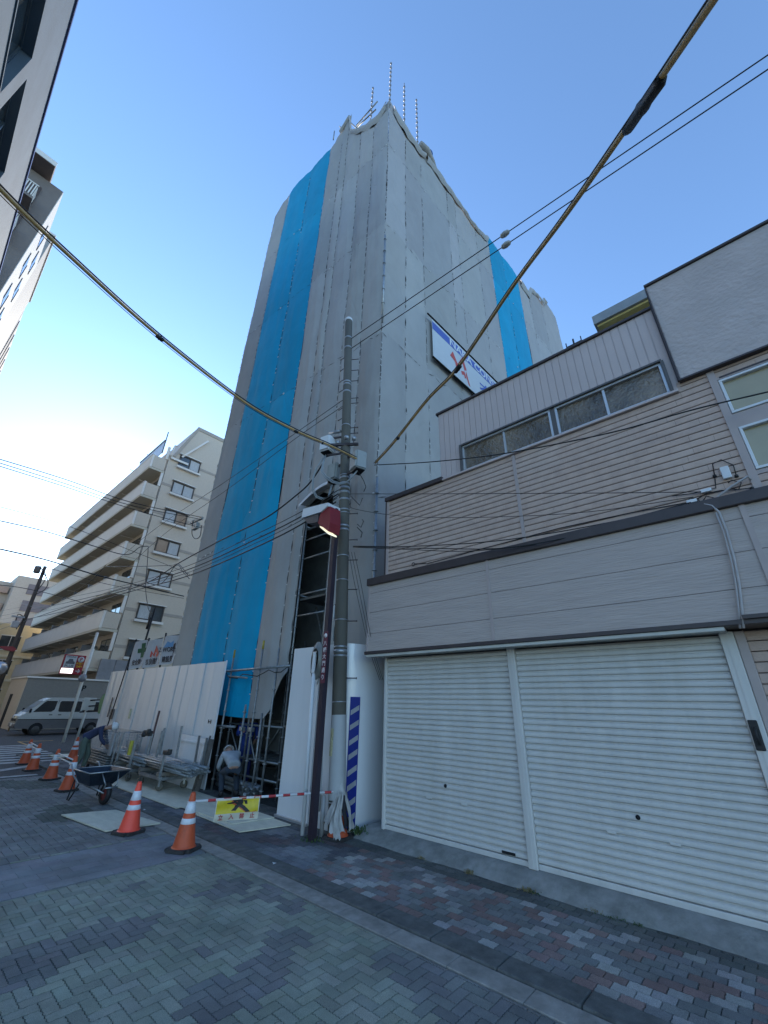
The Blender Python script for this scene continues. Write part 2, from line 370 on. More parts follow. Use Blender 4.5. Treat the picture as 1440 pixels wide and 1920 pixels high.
m = MB(); m.box(XF+0.032, XF+0.1, -4, SY-0.03, 3.9, 5.46); m.box(XF+0.032, XF+0.1, -4, -0.1, 5.5, 5.64); m.box(XF-0.004, XF+0.03, -0.39, SY-0.03, 3.9, 5.46); m.build('siding_backing', M('groove_shade', (0.10,0.08,0.075), 0.8), shop)
m = MB(); m.box(XF-0.028, XF-0.002, 2.155, 2.205, 3.9, 5.455); m.box(XF-0.03, XF, -0.475, -0.40, 3.9, 5.62); m.box(XF-0.03,XF,SY-0.05,SY,3.92,5.46)
m.build_each('joint_strip', mTrim, shop)
m = MB(); m.bbox(XF-0.07, XF+0.2, 3.53, SY+0.03, 5.462, 5.545, 0.006); m.box(XF-0.02, XF+0.15, SY+0.003, SY+0.045, 3.9, 5.458); m.build_each('parapet_cap', mBrown, shop)
# fascia over the shutters
m = MB()
for y0, y1 in ((-4, -0.265), (-0.215, 2.66), (2.70, 5.04)):
    for k in range(4):
        zz = [2.56, 2.86, 3.22, 3.56, 3.70]; m.box(5.25, 5.40, y0, y1, zz[k]+0.003, zz[k+1]-0.003)
m.build('fascia_siding', mFas, shop)
m = MB(); m.box(5.258, XF+0.1, -4, 5.03, 2.57, 3.70); m.build('fascia_body', mBrown, shop)
m = MB(); m.box(5.235, 5.30, 2.66, 2.70, 2.57, 3.70); m.box(5.235, 5.30, -0.265, -0.215, 2.57, 3.70); m.box(5.235, 5.27, 5.02, 5.055, 2.54, 3.70); m.box(5.272,5.60,5.043,5.062,2.56,3.70)
m.build_each('fascia_joint_strip', mTrim, shop)
m = MB(); m.bbox(5.20, 5.60, -4, 5.07, 3.70, 3.83, 0.008); m.bbox(5.20, 5.56, -4, 5.065, 2.515, 2.565, 0.006); m.bbox(5.17,5.30,-4,0.06,2.56,2.60,0.005)
m.build_each('fascia_flashing', mBrown, shop)
m = MB(); m.bbox(5.22, 5.27, 0.22, 5.05, 2.475, 2.513, 0.005); m.box(5.28, XF+0.05, 0.22, 4.9, 2.49, 2.512); m.build('shutter_hood', M('hood_cream', (0.50,0.49,0.45), 0.5), shop)
# fence of vertical siding with the long window beneath
m = MB(); y = -0.12; zb, zt = 5.50, 6.98
while y < 3.58:
    y1 = min(y+0.112, 3.58)
    zlow = 6.06 if (y > -0.02 and y1 < 3.14) else zb
    m.box(XF-0.012, XF+0.09, y, y1-0.010, zlow, zt); y += 0.112
m.box(XF-0.002, XF+0.088, -0.12, 3.578, 6.06, zt-0.002); m.box(XF-0.002, XF+0.088, 3.1, 3.575, zb, 6.06); m.box(XF-0.002, XF+0.088, -0.12, -0.01, zb, 6.06)
m.box(XF+0.09, 9, 3.50, 3.575, zb, zt-0.01)
m.build('vertical_siding', mVert, shop)
m = MB(); m.bbox(XF-0.05, XF+0.25, -0.13, 3.62, 6.985, 7.03, 0.006); m.box(XF-0.05,XF+0.03,-0.15,-0.115,5.62,6.98); m.build('roof_edge', mBrown, shop)
def win(y0, y1, z0, z1, X, splits, fm, gm, sill=False, t=0.035, dep=0.07):
    f = MB(); f.bbox(X-0.03, X+dep, y0, y1, z1-t, z1, 0.004); f.bbox(X-0.03, X+dep, y0, y1, z0, z0+t, 0.004); f.bbox(X-0.03, X+dep, y0, y0+t, z0+t, z1-t, 0.004); f.bbox(X-0.03, X+dep, y1-t, y1, z0+t, z1-t, 0.004)
    for s in splits: f.bbox(X-0.012, X+dep, s-t*0.5, s+t*0.5, z0+t, z1-t, 0.004)
    fo = f.build('window', fm, shop); 
    p = MB(); ss = [y0+t] + list(splits) + [y1-t]
    for a, c in zip(ss, ss[1:]): p.box(X+0.02, X+0.028, a+0.004, c-0.004, z0+t, z1-t)
    p.build('pane', gm, fo); return fo
win(1.50, 3.10, 5.50, 6.03, XF+0.01, [2.30], mAlu, mFrost)
win(-0.01, 1.43, 5.50, 6.03, XF+0.01, [0.73], mAlu, mFrost)
m = MB(); m.box(XF-0.055, XF+0.09, -0.03, 3.14, 6.03, 6.058); m.box(XF-0.055, XF+0.09, 3.10, 3.14, 5.50, 6.03); m.box(XF-0.055, XF+0.09, -0.05, -0.012, 5.50, 6.03); m.box(XF-0.02, XF+0.09, 1.43, 1.50, 5.50, 6.03)
m.build_each('window_surround', M('dark_surround', (0.09,0.085,0.085), 0.5), shop)
m = MB(); m.bbox(XF-0.06, XF+0.05, -0.09, 3.58, 5.465, 5.498, 0.004); m.build('window_sill', mVert, shop)
m = MB(); m.box(XF+0.06, XF+0.1, -0.3, 3.4, 5.45, 6.1); m.build('room_dark', mDark, shop)
win(-1.75, -0.42-0.06, 4.92, 5.42, XF, [-1.1], mWhite, mCream, t=0.03)
win(-1.75, -0.42-0.06, 4.16, 4.72, XF, [-1.1], mWhite, mCream, t=0.03)
m = MB(); m.box(XF-0.015, XF+0.02, -4, -0.475, 4.725, 4.915); m.box(XF-0.015, XF+0.02, -4, -0.475, 4.105, 4.155); m.box(XF-0.03,XF+0.02,-4,-0.475,5.425,5.458); m.build_each('window_band', mTrim, shop)
m = MB(); m.box(XF-0.035, XF+0.0, -4, -0.5, 5.44, 5.462); m.build('window_hood', mBrown, shop)
# stucco box overhanging
m = MB(); m.bbox(5.45, 6.5, -6, -0.148, 5.61, 7.36, 0.01); m.build('stucco_volume', mStuc, shop)
m = MB(); m.bbox(5.42, 6.6, -6, -0.13, 7.362, 7.40, 0.005); m.box(5.435, 6.5, -6, -0.13, 5.585, 5.608); m.box(5.435,5.455,-0.147,-0.132,5.61,7.36); m.build('stucco_edge_trim', mBrown, shop)
# shutters
def shutter(y0, y1, z0=0.19, z1=2.47, ns=33):
    m = MB(); h = (z1-z0)/ns
    for k in range(ns):
        z = z0+k*h
        pr = [(0, z), (-0.010, z+h*0.07), (-0.020, z+h*0.16), (-0.023, z+h*0.42), (-0.021, z+h*0.66), (-0.006, z+h*0.80), (0.006, z+h*0.86), (0.006, z+h*0.96), (0, z+h)]
        vs = [(XF+p[0], yy, p[1]) for yy in (y0, y1) for p in pr]; n = len(pr)
        m.add(vs, [(i, i+1, n+i+1, n+i) for i in range(n-1)], 0, False)
    m.add([(XF+0.03,y0,z0),(XF+0.03,y1,z0),(XF+0.03,y1,z1),(XF+0.03,y0,z1)], [(0,1,2,3)])
    for i in range(int((y1-y0)/0.6)):                        # faint rivets on the top slats
        pass
    o = m.build('roller_shutter', mShut, shop)
    m = MB(); m.bbox(XF-0.03, XF+0.02, y0, y1, 0.135, 0.187, 0.006); m.build('bottom_rail', mAlu if False else mShut, o)
    return o
s1 = shutter(2.63, 4.79); s2 = shutter(0.30, 2.51)
for so, yc in ((s1, 3.72), (s2, 1.40)):
    m = MB(); m.lathe([(0,0),(0.022,0),(0.022,0.01),(0.0,0.012)], (XF-0.021, yc, 0.78), 12, 0, (-1,0,0)); m.box(XF-0.036, XF-0.03, yc-0.004, yc+0.004, 0.765, 0.795)
    m.build('lock', mDark, so)
    for dy in (-0.28, 0.28):
        m = MB(); m.bbox(XF-0.028, XF-0.018, yc+dy-0.045, yc+dy+0.045, 0.60, 0.62, 0.003); m.build('finger_grip', mShut, so)
m = MB(); m.bbox(XF-0.036, XF-0.028, 2.78, 2.95, 0.205, 0.232, 0.003); m.build('maker_plate', mDark, s1)
for y0, y1 in ((2.515, 2.625), (0.175, 0.295), (4.792, 4.84)):
    m = MB()
    m.bbox(XF-0.055, XF+0.06, y0, y1, 0.13, 2.50, 0.008)
    if y1-y0 > 0.08: m.box(XF-0.06, XF-0.054, (y0+y1)/2-0.012, (y0+y1)/2+0.012, 0.14, 2.49)
    m.build('shutter_post', mShut, shop)
m = MB(); m.bbox(XF-0.04, XF+0.05, 0.09, 0.172, 0.13, 2.5, 0.008); m.build('frame_edge', mTrim, shop)
m = MB(); courses(m, XF+0.02, -4, 0.088, 0.14, 2.5, 24); m.build('lower_brick_siding', mSide, shop)
m = MB(); m.bbox(XF-0.075, XF-0.055, 0.215, 0.285, 1.45, 1.70, 0.012); m.tube([(XF-0.085, 0.25, 1.64), (XF-0.10, 0.25, 1.57), (XF-0.085,0.25,1.50)], 0.012, 8); m.build('shutter_handle', mBlack, shop)
m = MB(); m.box(XF+0.0, XF+0.05, 4.842, 4.868, 0.13, 2.5, 0); m.build('end_post', M('rusty_post', (0.09,0.05,0.04), 0.8, var=0.4, vs=10), shop)
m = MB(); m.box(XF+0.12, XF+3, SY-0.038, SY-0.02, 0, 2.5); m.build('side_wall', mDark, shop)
# conduit, junction boxes and wiring on the wall
m = MB(); pts = [gx(*p, 5.21) for p in ((1320,945),(1335,948),(1348,960),(1362,995),(1376,1045),(1386,1095),(1391,1140),(1394,1178))]
m.tube(pts, 0.012, 8); m.tube([p + Vector((0,0.025,0.0)) for p in pts[2:]], 0.009, 8); m.tube([gx(*p, 5.45) for p in ((1335,945),(1350,928),(1372,912),(1402,893),(1408,900))], 0.012, 8)
m.build('conduit', M('conduit_grey', (0.36,0.34,0.34), 0.5), shop)
m = MB(); c = gx(1361, 887, XF-0.03); m.bbox(XF-0.06, XF-0.018, c.y-0.04, c.y+0.04, c.z-0.075, c.z+0.075, 0.008); c = gx(1324, 920, 5.49); m.bbox(5.47,5.51,c.y-0.05,c.y+0.05,c.z-0.02,c.z+0.02,0.006); c = gx(1297, 940, 5.49); m.bbox(5.47,5.51,c.y-0.05,c.y+0.05,c.z-0.02,c.z+0.02,0.006)
m.build_each('junction_box', mWhite, shop)
m = MB()
for P in (((1340,893),(1342,915),(1320,920),(1300,925),(1260,930)), ((1340,893),(1336,870),(1352,862),(1375,872),(1381,893)), ((1290,950),(1292,935),(1310,935),(1305,945)), ((1365,905),(1372,900),(1390,905),(1385,918),(1370,915)), ((1300,940),(1325,925),(1350,920),(1380,918),(1408,915)), ((1318,940),(1324,930),(1345,935),(1350,945)), ((1310,938),(1316,945),(1322,938),(1330,946))):
    m.tube([gx(*p, XF-0.04) for p in P], 0.006, 6)
for p in ((1340,893),(1381,893),(1410,916)): c = gx(*p, XF-0.03); m.lathe([(0,0.02),(0.018,0.015),(0.02,-0.01),(0,-0.015)], c, 10)
m.build('wall_wiring', mCable, shop)
m = MB(); c = gx(775, 1058, XF-0.05); m.tube([c+Vector((0,0.03*math.cos(a),0.03*math.sin(a))) for a in [i*math.pi/6 for i in range(13)]], 0.007, 6); m.tube([c+Vector((0,-0.03,0)), gx(800,1056,XF-0.01)], 0.007, 6)
m.tube([gx(800,1057,XF-0.03), gx(900,1030,XF-0.03), gx(1050,990,XF-0.03), gx(1180,962,XF-0.03), gx(1290,942,XF-0.03)], 0.006, 6)
m.build('anchor_eye', mCable, shop)

# ------------------------------------------------------------------ the wrapped tower
TC = Vector((6.0, 5.65, 0)); TL = Vector((5.55, 13.4, 0)); TR = Vector((23.2, 4.70, 0))
def net_mat(name, col, var=0.06):
    m = M(name, col, 0.7, var=var, vs=1.3, bump=0.35, bs=2.6, bdist=0.03, stretch=(1,1,0.7), dirt=tuple(c*0.85 for c in col), dscale=0.9, spec=0.25)
    n = m.node_tree.nodes; l = m.node_tree.links; p = n['Principled BSDF']; src = p.inputs['Base Color'].links[0].from_socket
    at = n.new('ShaderNodeAttribute'); at.attribute_name = 'tint'; mx = n.new('ShaderNodeMix'); mx.data_type = 'RGBA'; mx.blend_type = 'MULTIPLY'; mx.inputs[0].default_value = 1
    l.new(src, mx.inputs[6]); l.new(at.outputs['Color'], mx.inputs[7]); l.new(mx.outputs[2], p.inputs['Base Color'])
    tc = n.new('ShaderNodeTexCoord'); vo = n.new('ShaderNodeTexVoronoi'); vo.feature = 'DISTANCE_TO_EDGE'; vo.inputs['Scale'].default_value = 0.7; mp = n.new('ShaderNodeMapping'); mp.inputs['Rotation'].default_value = (0.5,0.4,0.3); mp.inputs['Scale'].default_value = (1,1,0.45)
    nz = n.new('ShaderNodeTexNoise'); nz.inputs['Scale'].default_value = 1.1; nz.inputs['Detail'].default_value = 5; ad = n.new('ShaderNodeVectorMath'); ad.operation = 'ADD'
    l.new(tc.outputs['Object'], mp.inputs[0]); l.new(mp.outputs[0], nz.inputs['Vector']); l.new(mp.outputs[0], ad.inputs[0]); l.new(nz.outputs['Color'], ad.inputs[1]); l.new(ad.outputs[0], vo.inputs['Vector'])
    mr = n.new('ShaderNodeMapRange'); mr.inputs[2].default_value = 0.06; l.new(vo.outputs['Distance'], mr.inputs[0])
    b0 = p.inputs['Normal'].links[0].from_node; b = n.new('ShaderNodeBump'); b.inputs['Strength'].default_value = 0.25; b.inputs['Distance'].default_value = 0.03; l.new(mr.outputs[0], b.inputs['Height']); l.new(b0.outputs[0], b.inputs['Normal']); l.new(b.outputs[0], p.inputs['Normal'])
    return m
mNet = net_mat('grey_mesh_sheet', (0.37,0.362,0.35)); mNetB = net_mat('blue_mesh_sheet', (0.002,0.30,0.50), 0.08); mSlit = mDark; mLace = M('lacing', (0.55,0.55,0.55), 0.6)
tower = thing('wrapped_tower', 'tall building wrapped in grey construction sheeting with broad blue vertical bands', 'building', (6.0, 5.65, 0))
def face_frame(A, B):
    d = (B-A); L = d.length; d.normalize(); n = Vector((-d.y, d.x, 0)) ; return d, n, L
def net(name, A, dirv, nrm, u0, u1, zlo, zhi, mat, seams, hs=(6.1,11.24,16.38,21.52), bul=0.07, nu=None, nz=110, holes=None, folds=0.02, seed=0, trim=True):
    """zlo/zhi are functions of u; seams are u positions where the sheet is tied back"""
    m = MB(); nu = nu or max(8, int((u1-u0)*9)); grid = []
    S = sorted(set([u0, u1] + [s for s in seams if u0 < s < u1])); HH = [-20, 0.95] + list(hs) + [26.66, 40]
    for j in range(nz+1):
        row = []
        for i in range(nu+1):
            u = u0 + (u1-u0)*i/nu; a, c = zlo(u), zhi(u); z = a + (c-a)*j/nz
            s0 = max([s for s in S if s <= u+1e-6]); s1 = min([s for s in S if s >= u-1e-6]); k = 0 if s1-s0 < 1e-6 else math.sin(math.pi*(u-s0)/(s1-s0))
            h0 = max(h for h in HH if h <= z); h1 = min(h for h in HH if h > z); kz = math.sin(math.pi*(z-h0)/(h1-h0))
            d_ = bul*k**0.7*(0.45+0.55*abs(kz)**0.5) + folds*noise(u*3.1+seed, z*0.28, seed) + folds*0.5*noise(u*7+seed, z*0.9, 3) + 0.02*noise(u*0.8, z*0.5, 7+seed)
            du = 0.04*noise(z*0.35, u*0.5, seed+11)*(0 if i in (0, nu) else 1)
            p = A + dirv*(u+du) + nrm*d_; row.append((p.x, p.y, z))
        grid.append(row)
    vs = [v for r in grid for v in r]; W = nu+1
    m.add(vs, [(j*W+i, j*W+i+1, (j+1)*W+i+1, (j+1)*W+i) for j in range(nz) for i in range(nu)], 0, True)
    rt = random.Random(seed*7+1); cells = {}
    for q_ in range(nz*nu):                                  # each sheet has weathered a little differently
        j, i = divmod(q_, nu); u = u0+(u1-u0)*(i+0.5)/nu; z = grid[j][i][2]
        key = (sum(1 for s in S if s <= u), sum(1 for h in HH if h <= z))
        if key not in cells: k_ = rt.uniform(0.88, 1.06); cells[key] = (k_*rt.uniform(0.985,1.01), k_, k_*rt.uniform(0.99,1.03))
        m.c[q_] = cells[key]
    def at(u, z):
        i = min(nu, max(0, round((u-u0)/(u1-u0)*nu))); a, c = zlo(u), zhi(u); j = min(nz, max(0, round((z-a)/max(c-a, 0.01)*nz))); q = Vector(grid[j][i]); return q + nrm*0.012
    if trim:
        for s in S:
            if s in (u0,) and u0 > 0.01: continue
            z = zlo(s)+0.1
            while z < zhi(s)-0.3:
                L = random.uniform(0.16, 0.42)
                if random.random() < 0.72:
                    p = at(s, z); q = at(s, z+L); w_ = random.uniform(0.007, 0.017)*(1.5 if s in seams[:1] else 1)
                    m.add([p-dirv*0.002, (p+q)/2-dirv*w_, q, (p+q)/2+dirv*w_], [(0,1,2,3)], 1)
                    m.obox(p, dirv*0.03, nrm*0.004, Vector((0,0,0.012)), 2)
                z += L + random.uniform(0.03, 0.09)
        for hz in hs:
            u = u0+0.05
            while u < u1-0.05:
                L = random.uniform(0.12, 0.35)
                if zlo(u) < hz < zhi(u)-0.2 and random.random() < 0.75:
                    p = at(u, hz + 0.03*noise(u*2, hz)); q = at(min(u+L, u1), hz + 0.03*noise((u+L)*2, hz)); m.add([p, (p+q)/2-Vector((0,0,0.014)), q, (p+q)/2+Vector((0,0,0.008))], [(0,1,2,3)], 1)
                if random.random() < 0.14:
                    p = at(u, hz); m.lathe([(0,0.012),(0.03,0.01),(0.035,0)], p, 10, 2, nrm)
                u += L+0.06
    return m.build(name, [mat, mSlit, mLace], tower)
dL, _, LL = face_frame(TC, TL); nL = Vector((-dL.y, dL.x, 0)); nL = nL if nL.x < 0 else -nL
dR, _, LR = face_frame(TC, TR); nR = Vector((dR.y, -dR.x, 0)); nR = nR if nR.y < 0 else -nR
def interp(tab):
    def f(u):
        if u <= tab[0][0]: return tab[0][1]
        for (a, b), (c, d) in zip(tab, tab[1:]):
            if u <= c: return b + (d-b)*(u-a)/max(c-a, 1e-6)
        return tab[-1][1]
    return f
UL = lambda y: (y-5.65)/ (7.75) * LL                     # left face: world Y -> distance along it
topL = interp([(0, 25.25), (0.5, 24.75), (1.2, 25.0), (1.9, 25.6), (2.32, 26.2), (2.34, 27.9), (2.9, 27.2), (3.5, 26.5), (UL(9.35), 26.5), (UL(12.4), 26.35), (UL(12.41), 26.2), (LL, 25.5)])
botL = interp([(0, 0), (UL(6.9), 0.0), (UL(6.93), 6.5), (UL(8.0), 6.35), (UL(8.02), 2.45), (UL(8.5), 1.6), (UL(8.65), 1.42), (UL(9.5), 1.42), (UL(10.6), 1.46), (UL(10.7), 0.5), (LL, 0.5)])
def botopen(u):
    if u <= UL(6.92): return 2.5
    if u <= UL(7.0): return 2.5 + (6.45-2.5)*(u-UL(6.92))/(UL(7.0)-UL(6.92))
    if u <= UL(7.98): return 6.45 + 0.22*math.sin((u-UL(7.0))/(UL(7.98)-UL(7.0))*math.pi)
    if u <= UL(8.04): return 6.45 + (2.45-6.45)*(u-UL(7.98))/(UL(8.04)-UL(7.98))
    return botL(u)
net('grey_sheet', TC, dL, nL, 0.0, UL(9.3), botopen, topL, mNet, [UL(8.45), UL(8.05), UL(6.45), UL(7.2)], bul=0.08, nu=120, nz=150, folds=0.035, seed=1)
net('blue_sheet', TC, dL, nL, UL(9.3), UL(12.35), botL, topL, mNetB, [UL(10.7)], bul=0.09, nz=130, folds=0.03, seed=2)
net('grey_sheet', TC, dL, nL, UL(12.35), LL, botL, topL, mNet, [], bul=0.04, nz=110, folds=0.03, seed=3)
topR = interp([(0, 25.25), (0.35, 24.9), (1, 24.7), (2.0, 24.4), (2.6, 24.9), (4, 24.6), (6, 24.2), (7.2, 24.6), (7.75, 25.2), (11.2, 25.3), (12.4, 25.2), (13.0, 26.2), (14.2, 26.5), (15.0, 26.4), (15.05, 27.2), (17.3, 27.2)])
z0 = lambda u: 2.0
net('grey_sheet', TC, dR, nR, 0.0, 7.75, z0, topR, mNet, [1.0, 2.02, 3.9, 4.65, 6.4], bul=0.035, nz=110, folds=0.010, seed=4)
net('blue_sheet', TC, dR, nR, 7.75, 11.1, z0, topR, mNetB, [9.3], bul=0.05, nz=90, folds=0.015, seed=5)
net('grey_sheet', TC, dR, nR, 11.1, LR, z0, topR, mNet, [12.4, 14.5], bul=0.05, nz=90, folds=0.02, seed=6)
# back faces, so the wrap is closed, and the concrete carcass inside it
m = MB(); B1 = TL + Vector((17.4, 0.5, 0))
for a, c, h in ((TL, B1, 25.5), (B1, TR, 26.5)):
    m.add([(a.x,a.y,0),(c.x,c.y,0),(c.x,c.y,h),(a.x,a.y,h)], [(0,1,2,3)], 0, False, (1.0,1.0,1.0))
m.build('rear_sheet', mNet, tower)
m = MB(); m.add([(x,y,z) for z in (0,24.3) for x, y in ((7.1,6.6),(6.75,12.6),(22,12.8),(22.2,5.9))], [(0,1,2,3),(4,5,6,7),(0,1,5,4),(1,2,6,5),(2,3,7,6),(3,0,4,7)])
m.build('carcass', M('bare_concrete', (0.12,0.125,0.12), 0.9, var=0.25, vs=2), tower)
# rolled fringe hanging loose along the roof line
for A, d, n_, tab in ((TC, dL, nL, [(0.1,3.0)]), (TC, dR, nR, [(0.2,2.3),(2.4,7.6),(11.3,15.5)])):
    for u0, u1 in tab:
        m = MB(); N = int((u1-u0)*9); vs = []; tf_ = topL if d is dL else topR; K = 6
        for i in range(N+1):
            u = u0+(u1-u0)*i/N; t = tf_(u)
            hang = 0.5 + 0.25*math.sin((u-u0)*1.1+1) + 0.12*noise(u*2.2, 9)
            for k in range(K+1):
                s = k/K; off = 0.04 + 0.12*math.sin(s*math.pi*0.9) + 0.04*noise(u*3, s*2, 5)
                p = A + d*u + n_*off; vs.append((p.x, p.y, t + 0.05 - hang*s))
        m.add(vs, [(i*(K+1)+k, (i+1)*(K+1)+k, (i+1)*(K+1)+k+1, i*(K+1)+k+1) for i in range(N) for k in range(K)], 0, True, (0.97,0.97,0.95))
        m.build('loose_flap', mNet, tower)
# projecting poles with couplers above the corner, and stays
def pole_c(u, d, z0_, h, out=0.0):
    p = TC + d*u; m = MB(); m.tube([(p.x, p.y, z0_), (p.x, p.y, z0_+h)], 0.026, 8)
    k = z0_+0.3
    while k < z0_+h:
        m.lathe([(0.026,-0.04),(0.050,-0.03),(0.050,0.03),(0.026,0.04)], (p.x,p.y,k), 8); k += 0.45
    return m.build('scaffold_pole', M('far_pole', (0.28,0.29,0.32), 0.5, 0.3), tower)
def hz_top(px, py, Y=None, X=None): return (gy(px,py,Y) if Y else gx(px,py,X)).z
pole_c(0.02, dR, 24.6, hz_top(735,122,Y=5.65)-24.6)
pole_c(0.95, dR, 24.2, gy(757,155,5.6).z-24.2)
pole_c(1.85, dR, 23.8, gy(787,198,5.55).z-23.8)
pole_c(1.05, dL, 24.4, gx(710,152,5.95).z-24.4)
m = MB()
a = gx(708,190,5.95); b_ = gx(705,205,5.95)
for p, q in ((a, gx(668,236,5.9)), (b_, gx(668,240,5.9)), (a, gx(680,222,5.9)), (gx(655,228,5.85), gx(672,243,5.9)), (gx(625,262,5.8), gx(627,246,5.8)), (gx(637,237,5.82), gx(646,248,5.85))): m.tube([p, q], 0.03, 6)
m.build_each('stay_tube', mPipe, tower)
# corner standard that shows between the sheets
m = MB(); c = TC + (nL+nR)*0.10
def standard(mb, x, y, z0_, z1, r=0.024, step=0.45, lug=0.045):
    mb.tube([(x,y,z0_),(x,y,z1)], r, 8); k = z0_+0.2
    while k < z1: mb.lathe([(r,-0.012),(lug,-0.008),(lug,0.008),(r,0.012)], (x,y,k), 8); k += step
standard(m, c.x, c.y, 0.0, 6.45, 0.030, 0.45, 0.055); m.build('corner_standard', mSteel, tower); m = MB(); standard(m, c.x, c.y, 11.5, 15.5, 0.03, 0.6, 0.05); m.build('corner_standard', mSteel, tower)
# scaffold bay in the tall opening and below the sheet edge
for x, y, h in ((5.90,8.02,6.6),(6.75,8.02,6.6),(5.90,6.97,6.6),(6.75,6.97,6.6),(5.88,8.75,3.2),(6.8,8.75,3.2),(5.88,9.35,3.2),(6.8,9.35,3.2),(5.88,10.15,3.2),(6.8,10.15,3.2)):
    m = MB(); standard(m, x, y, 0.0, h); m.build('scaffold_standard', mPipe, tower)
m = MB()
for z in (0.35, 1.3, 2.3, 2.75, 3.6, 4.1, 5.0, 5.5, 6.2):
    m.tube([(5.90,6.97,z),(5.90,8.02,z)], 0.021, 8); m.tube([(6.75,6.97,z),(6.75,8.02,z)], 0.021, 8)
for y in (6.97, 8.02):
    for z in (2.3, 4.1, 5.9): m.tube([(5.90,y,z),(6.75,y,z)], 0.021, 8)
for z in (0.3, 0.62, 1.28): m.tube([(5.88,8.02,z),(5.88,10.4,z)], 0.021, 8); m.tube([(6.8,8.02,z+0.05),(6.8,10.4,z+0.05)], 0.021, 8)
for y0, y1 in ((8.75,9.35),(9.35,10.15)):
    m.tube([(5.88,y0,0.4),(5.88,y1,1.25)], 0.018, 8); m.tube([(6.8,y1,0.4),(6.8,y0,1.25)], 0.018, 8)
m.tube([(6.4,7.05,1.9),(6.4,7.95,3.9)], 0.02, 8); m.tube([(6.3,7.4,0),(6.3,7.4,6.4)], 0.055, 10); m.tube([(6.55,7.7,0),(6.55,7.7,6.4)], 0.02, 8)
m.build_each('scaffold_ledger', mPipe, tower)
m = MB()
for z in (2.25, 4.02, 5.85): m.box(5.93, 6.72, 7.0, 8.0, z-0.05, z)
for y in (8.1, 8.8, 9.5): m.box(6.1, 6.75, y, y+0.62, 0.60, 0.65)
m.build_each('scaffold_plank', M('plank_steel', (0.10,0.11,0.11), 0.6, 0.4, var=0.3), tower)
m = MB(); a = gx(563,962,5.62); vs = []
for i in range(11):
    t = i/10; y = 8.05 - 1.1*t; z = 6.42 + 0.30*math.sin(t*math.pi*0.55)
    vs += [(5.60, y, z+0.02), (5.60, y, z-0.06), (5.9, y, z+0.06)]
m.add(vs, [(3*i, 3*(i+1), 3*(i+1)+1, 3*i+1) for i in range(10)] + [(3*i+2, 3*(i+1)+2, 3*(i+1), 3*i) for i in range(10)], 0, True); m.build('sheet_hem', mLace, tower)

# ------------------------------------------------------------------ contractor's banner on the right face
bn = thing('contractor_banner', 'white company banner with blue band and red emblem tied on grey sheeting', 'banner', tuple(TC + dR*2.2 + nR*0.3 + Vector((0,0,11.9))))
o_ = TC + dR*2.2 + nR*0.13; U = lambda u, z: o_ + dR*u + Vector((0,0,z))
m = MB(); BW, B0, B1_ = 9.5, 11.92, 13.66
m.obox(U(BW/2,(B0+B1_)/2), dR*BW/2, nR*0.008, Vector((0,0,(B1_-B0)/2))); m.build('sheet', M('banner_cloth', (0.55,0.58,0.60), 0.6, var=0.03), bn)
m = MB(); m.obox(U(BW/2,13.38)+nR*0.012, dR*BW/2, nR*0.002, Vector((0,0,0.17))); m.build('blue_band', M('banner_blue', (0.07,0.12,0.42), 0.5), bn)
m = MB(); add_text(m, 'NARA CONSTRUCTION', U(0.95,13.38)+nR*0.018, dR, (0,0,1), 0.44, 0, 0.002, 0.008, sx=1.18, align='LEFT'); m.build('lettering', M('banner_white', (0.65,0.68,0.70), 0.5), bn)
m = MB(); add_text(m, '奈良建設', U(2.75,12.4)+nR*0.014, dR, (0,0,1), 0.85, 0, 0.002, 0.006, sx=1.25, align='LEFT'); m.build('company_name', MATS['banner_blue'], bn)
m = MB(); q = lambda a, b_: U(0.95+a*1.0, 12.1+b_*1.0) + nR*0.012
for P in (((0,.62),(.18,.92),(.42,.55),(.62,.72),(.36,.18),(.28,.52)), ((.42,.50),(.78,1.12),(1.0,.62),(.86,.52),(.76,.80),(.56,.42)), ((.62,.34),(.84,.46),(.94,.2),(.84,.16),(.80,.28),(.68,.20)), ((.95,.55),(1.15,-.05),(1.05,.0),(.92,.38))):
    m.prism([q(*p) for p in P], nR*0.004)
m.build('emblem', M('banner_red', (0.55,0.07,0.05), 0.5), bn)
m = MB(); m.tube([U(-0.25,13.70)+nR*0.02, U(BW,13.70)+nR*0.02], 0.03, 8); m.tube([U(-0.05,11.88)+nR*0.02, U(BW,11.88)+nR*0.02], 0.032, 8); m.build_each('batten', mDark, bn)

# ------------------------------------------------------------------ white hoarding
mHoard = M('hoarding_enamel', (0.66,0.67,0.68), 0.22, var=0.03, vs=2, bump=0.10, bs=2.2, bdist=0.05, stretch=(1,3,0.3), spec=0.6)
fence = thing('hoarding_fence', 'long white sheet metal hoarding behind the carts of scaffold tubes', 'fence', (5.35, 13.9, 0))
y = 9.88; k = 0
while y < 17.9:
    y1 = min(y+0.5, 17.95); m = MB(); x = 5.35 + 0.012*math.sin(k*2.3)
    pr = [(x, y+0.002), (x-0.006, y+0.018), (x-0.006, y+0.045), (x, y+0.065), (x+0.004*math.sin(k), (y+y1)/2), (x, y1-0.002)]
    vs = [(p[0], p[1], z) for z in (0.02, 0.9, 1.8, 2.64) for p in pr]; n = len(pr)
    m.add(vs, [(j*n+i, (j+1)*n+i, (j+1)*n+i+1, j*n+i+1) for j in range(3) for i in range(n-1)], 0, False)
    m.box(x+0.008, x+0.02, y, y1, 0.02, 2.63); m.build('fence_panel', mHoard, fence); y = y1; k += 1
m = MB(); m.bbox(5.34, 5.37, 9.86, 9.885, 0, 2.66, 0.003); m.build('end_edge', mWhite, fence)
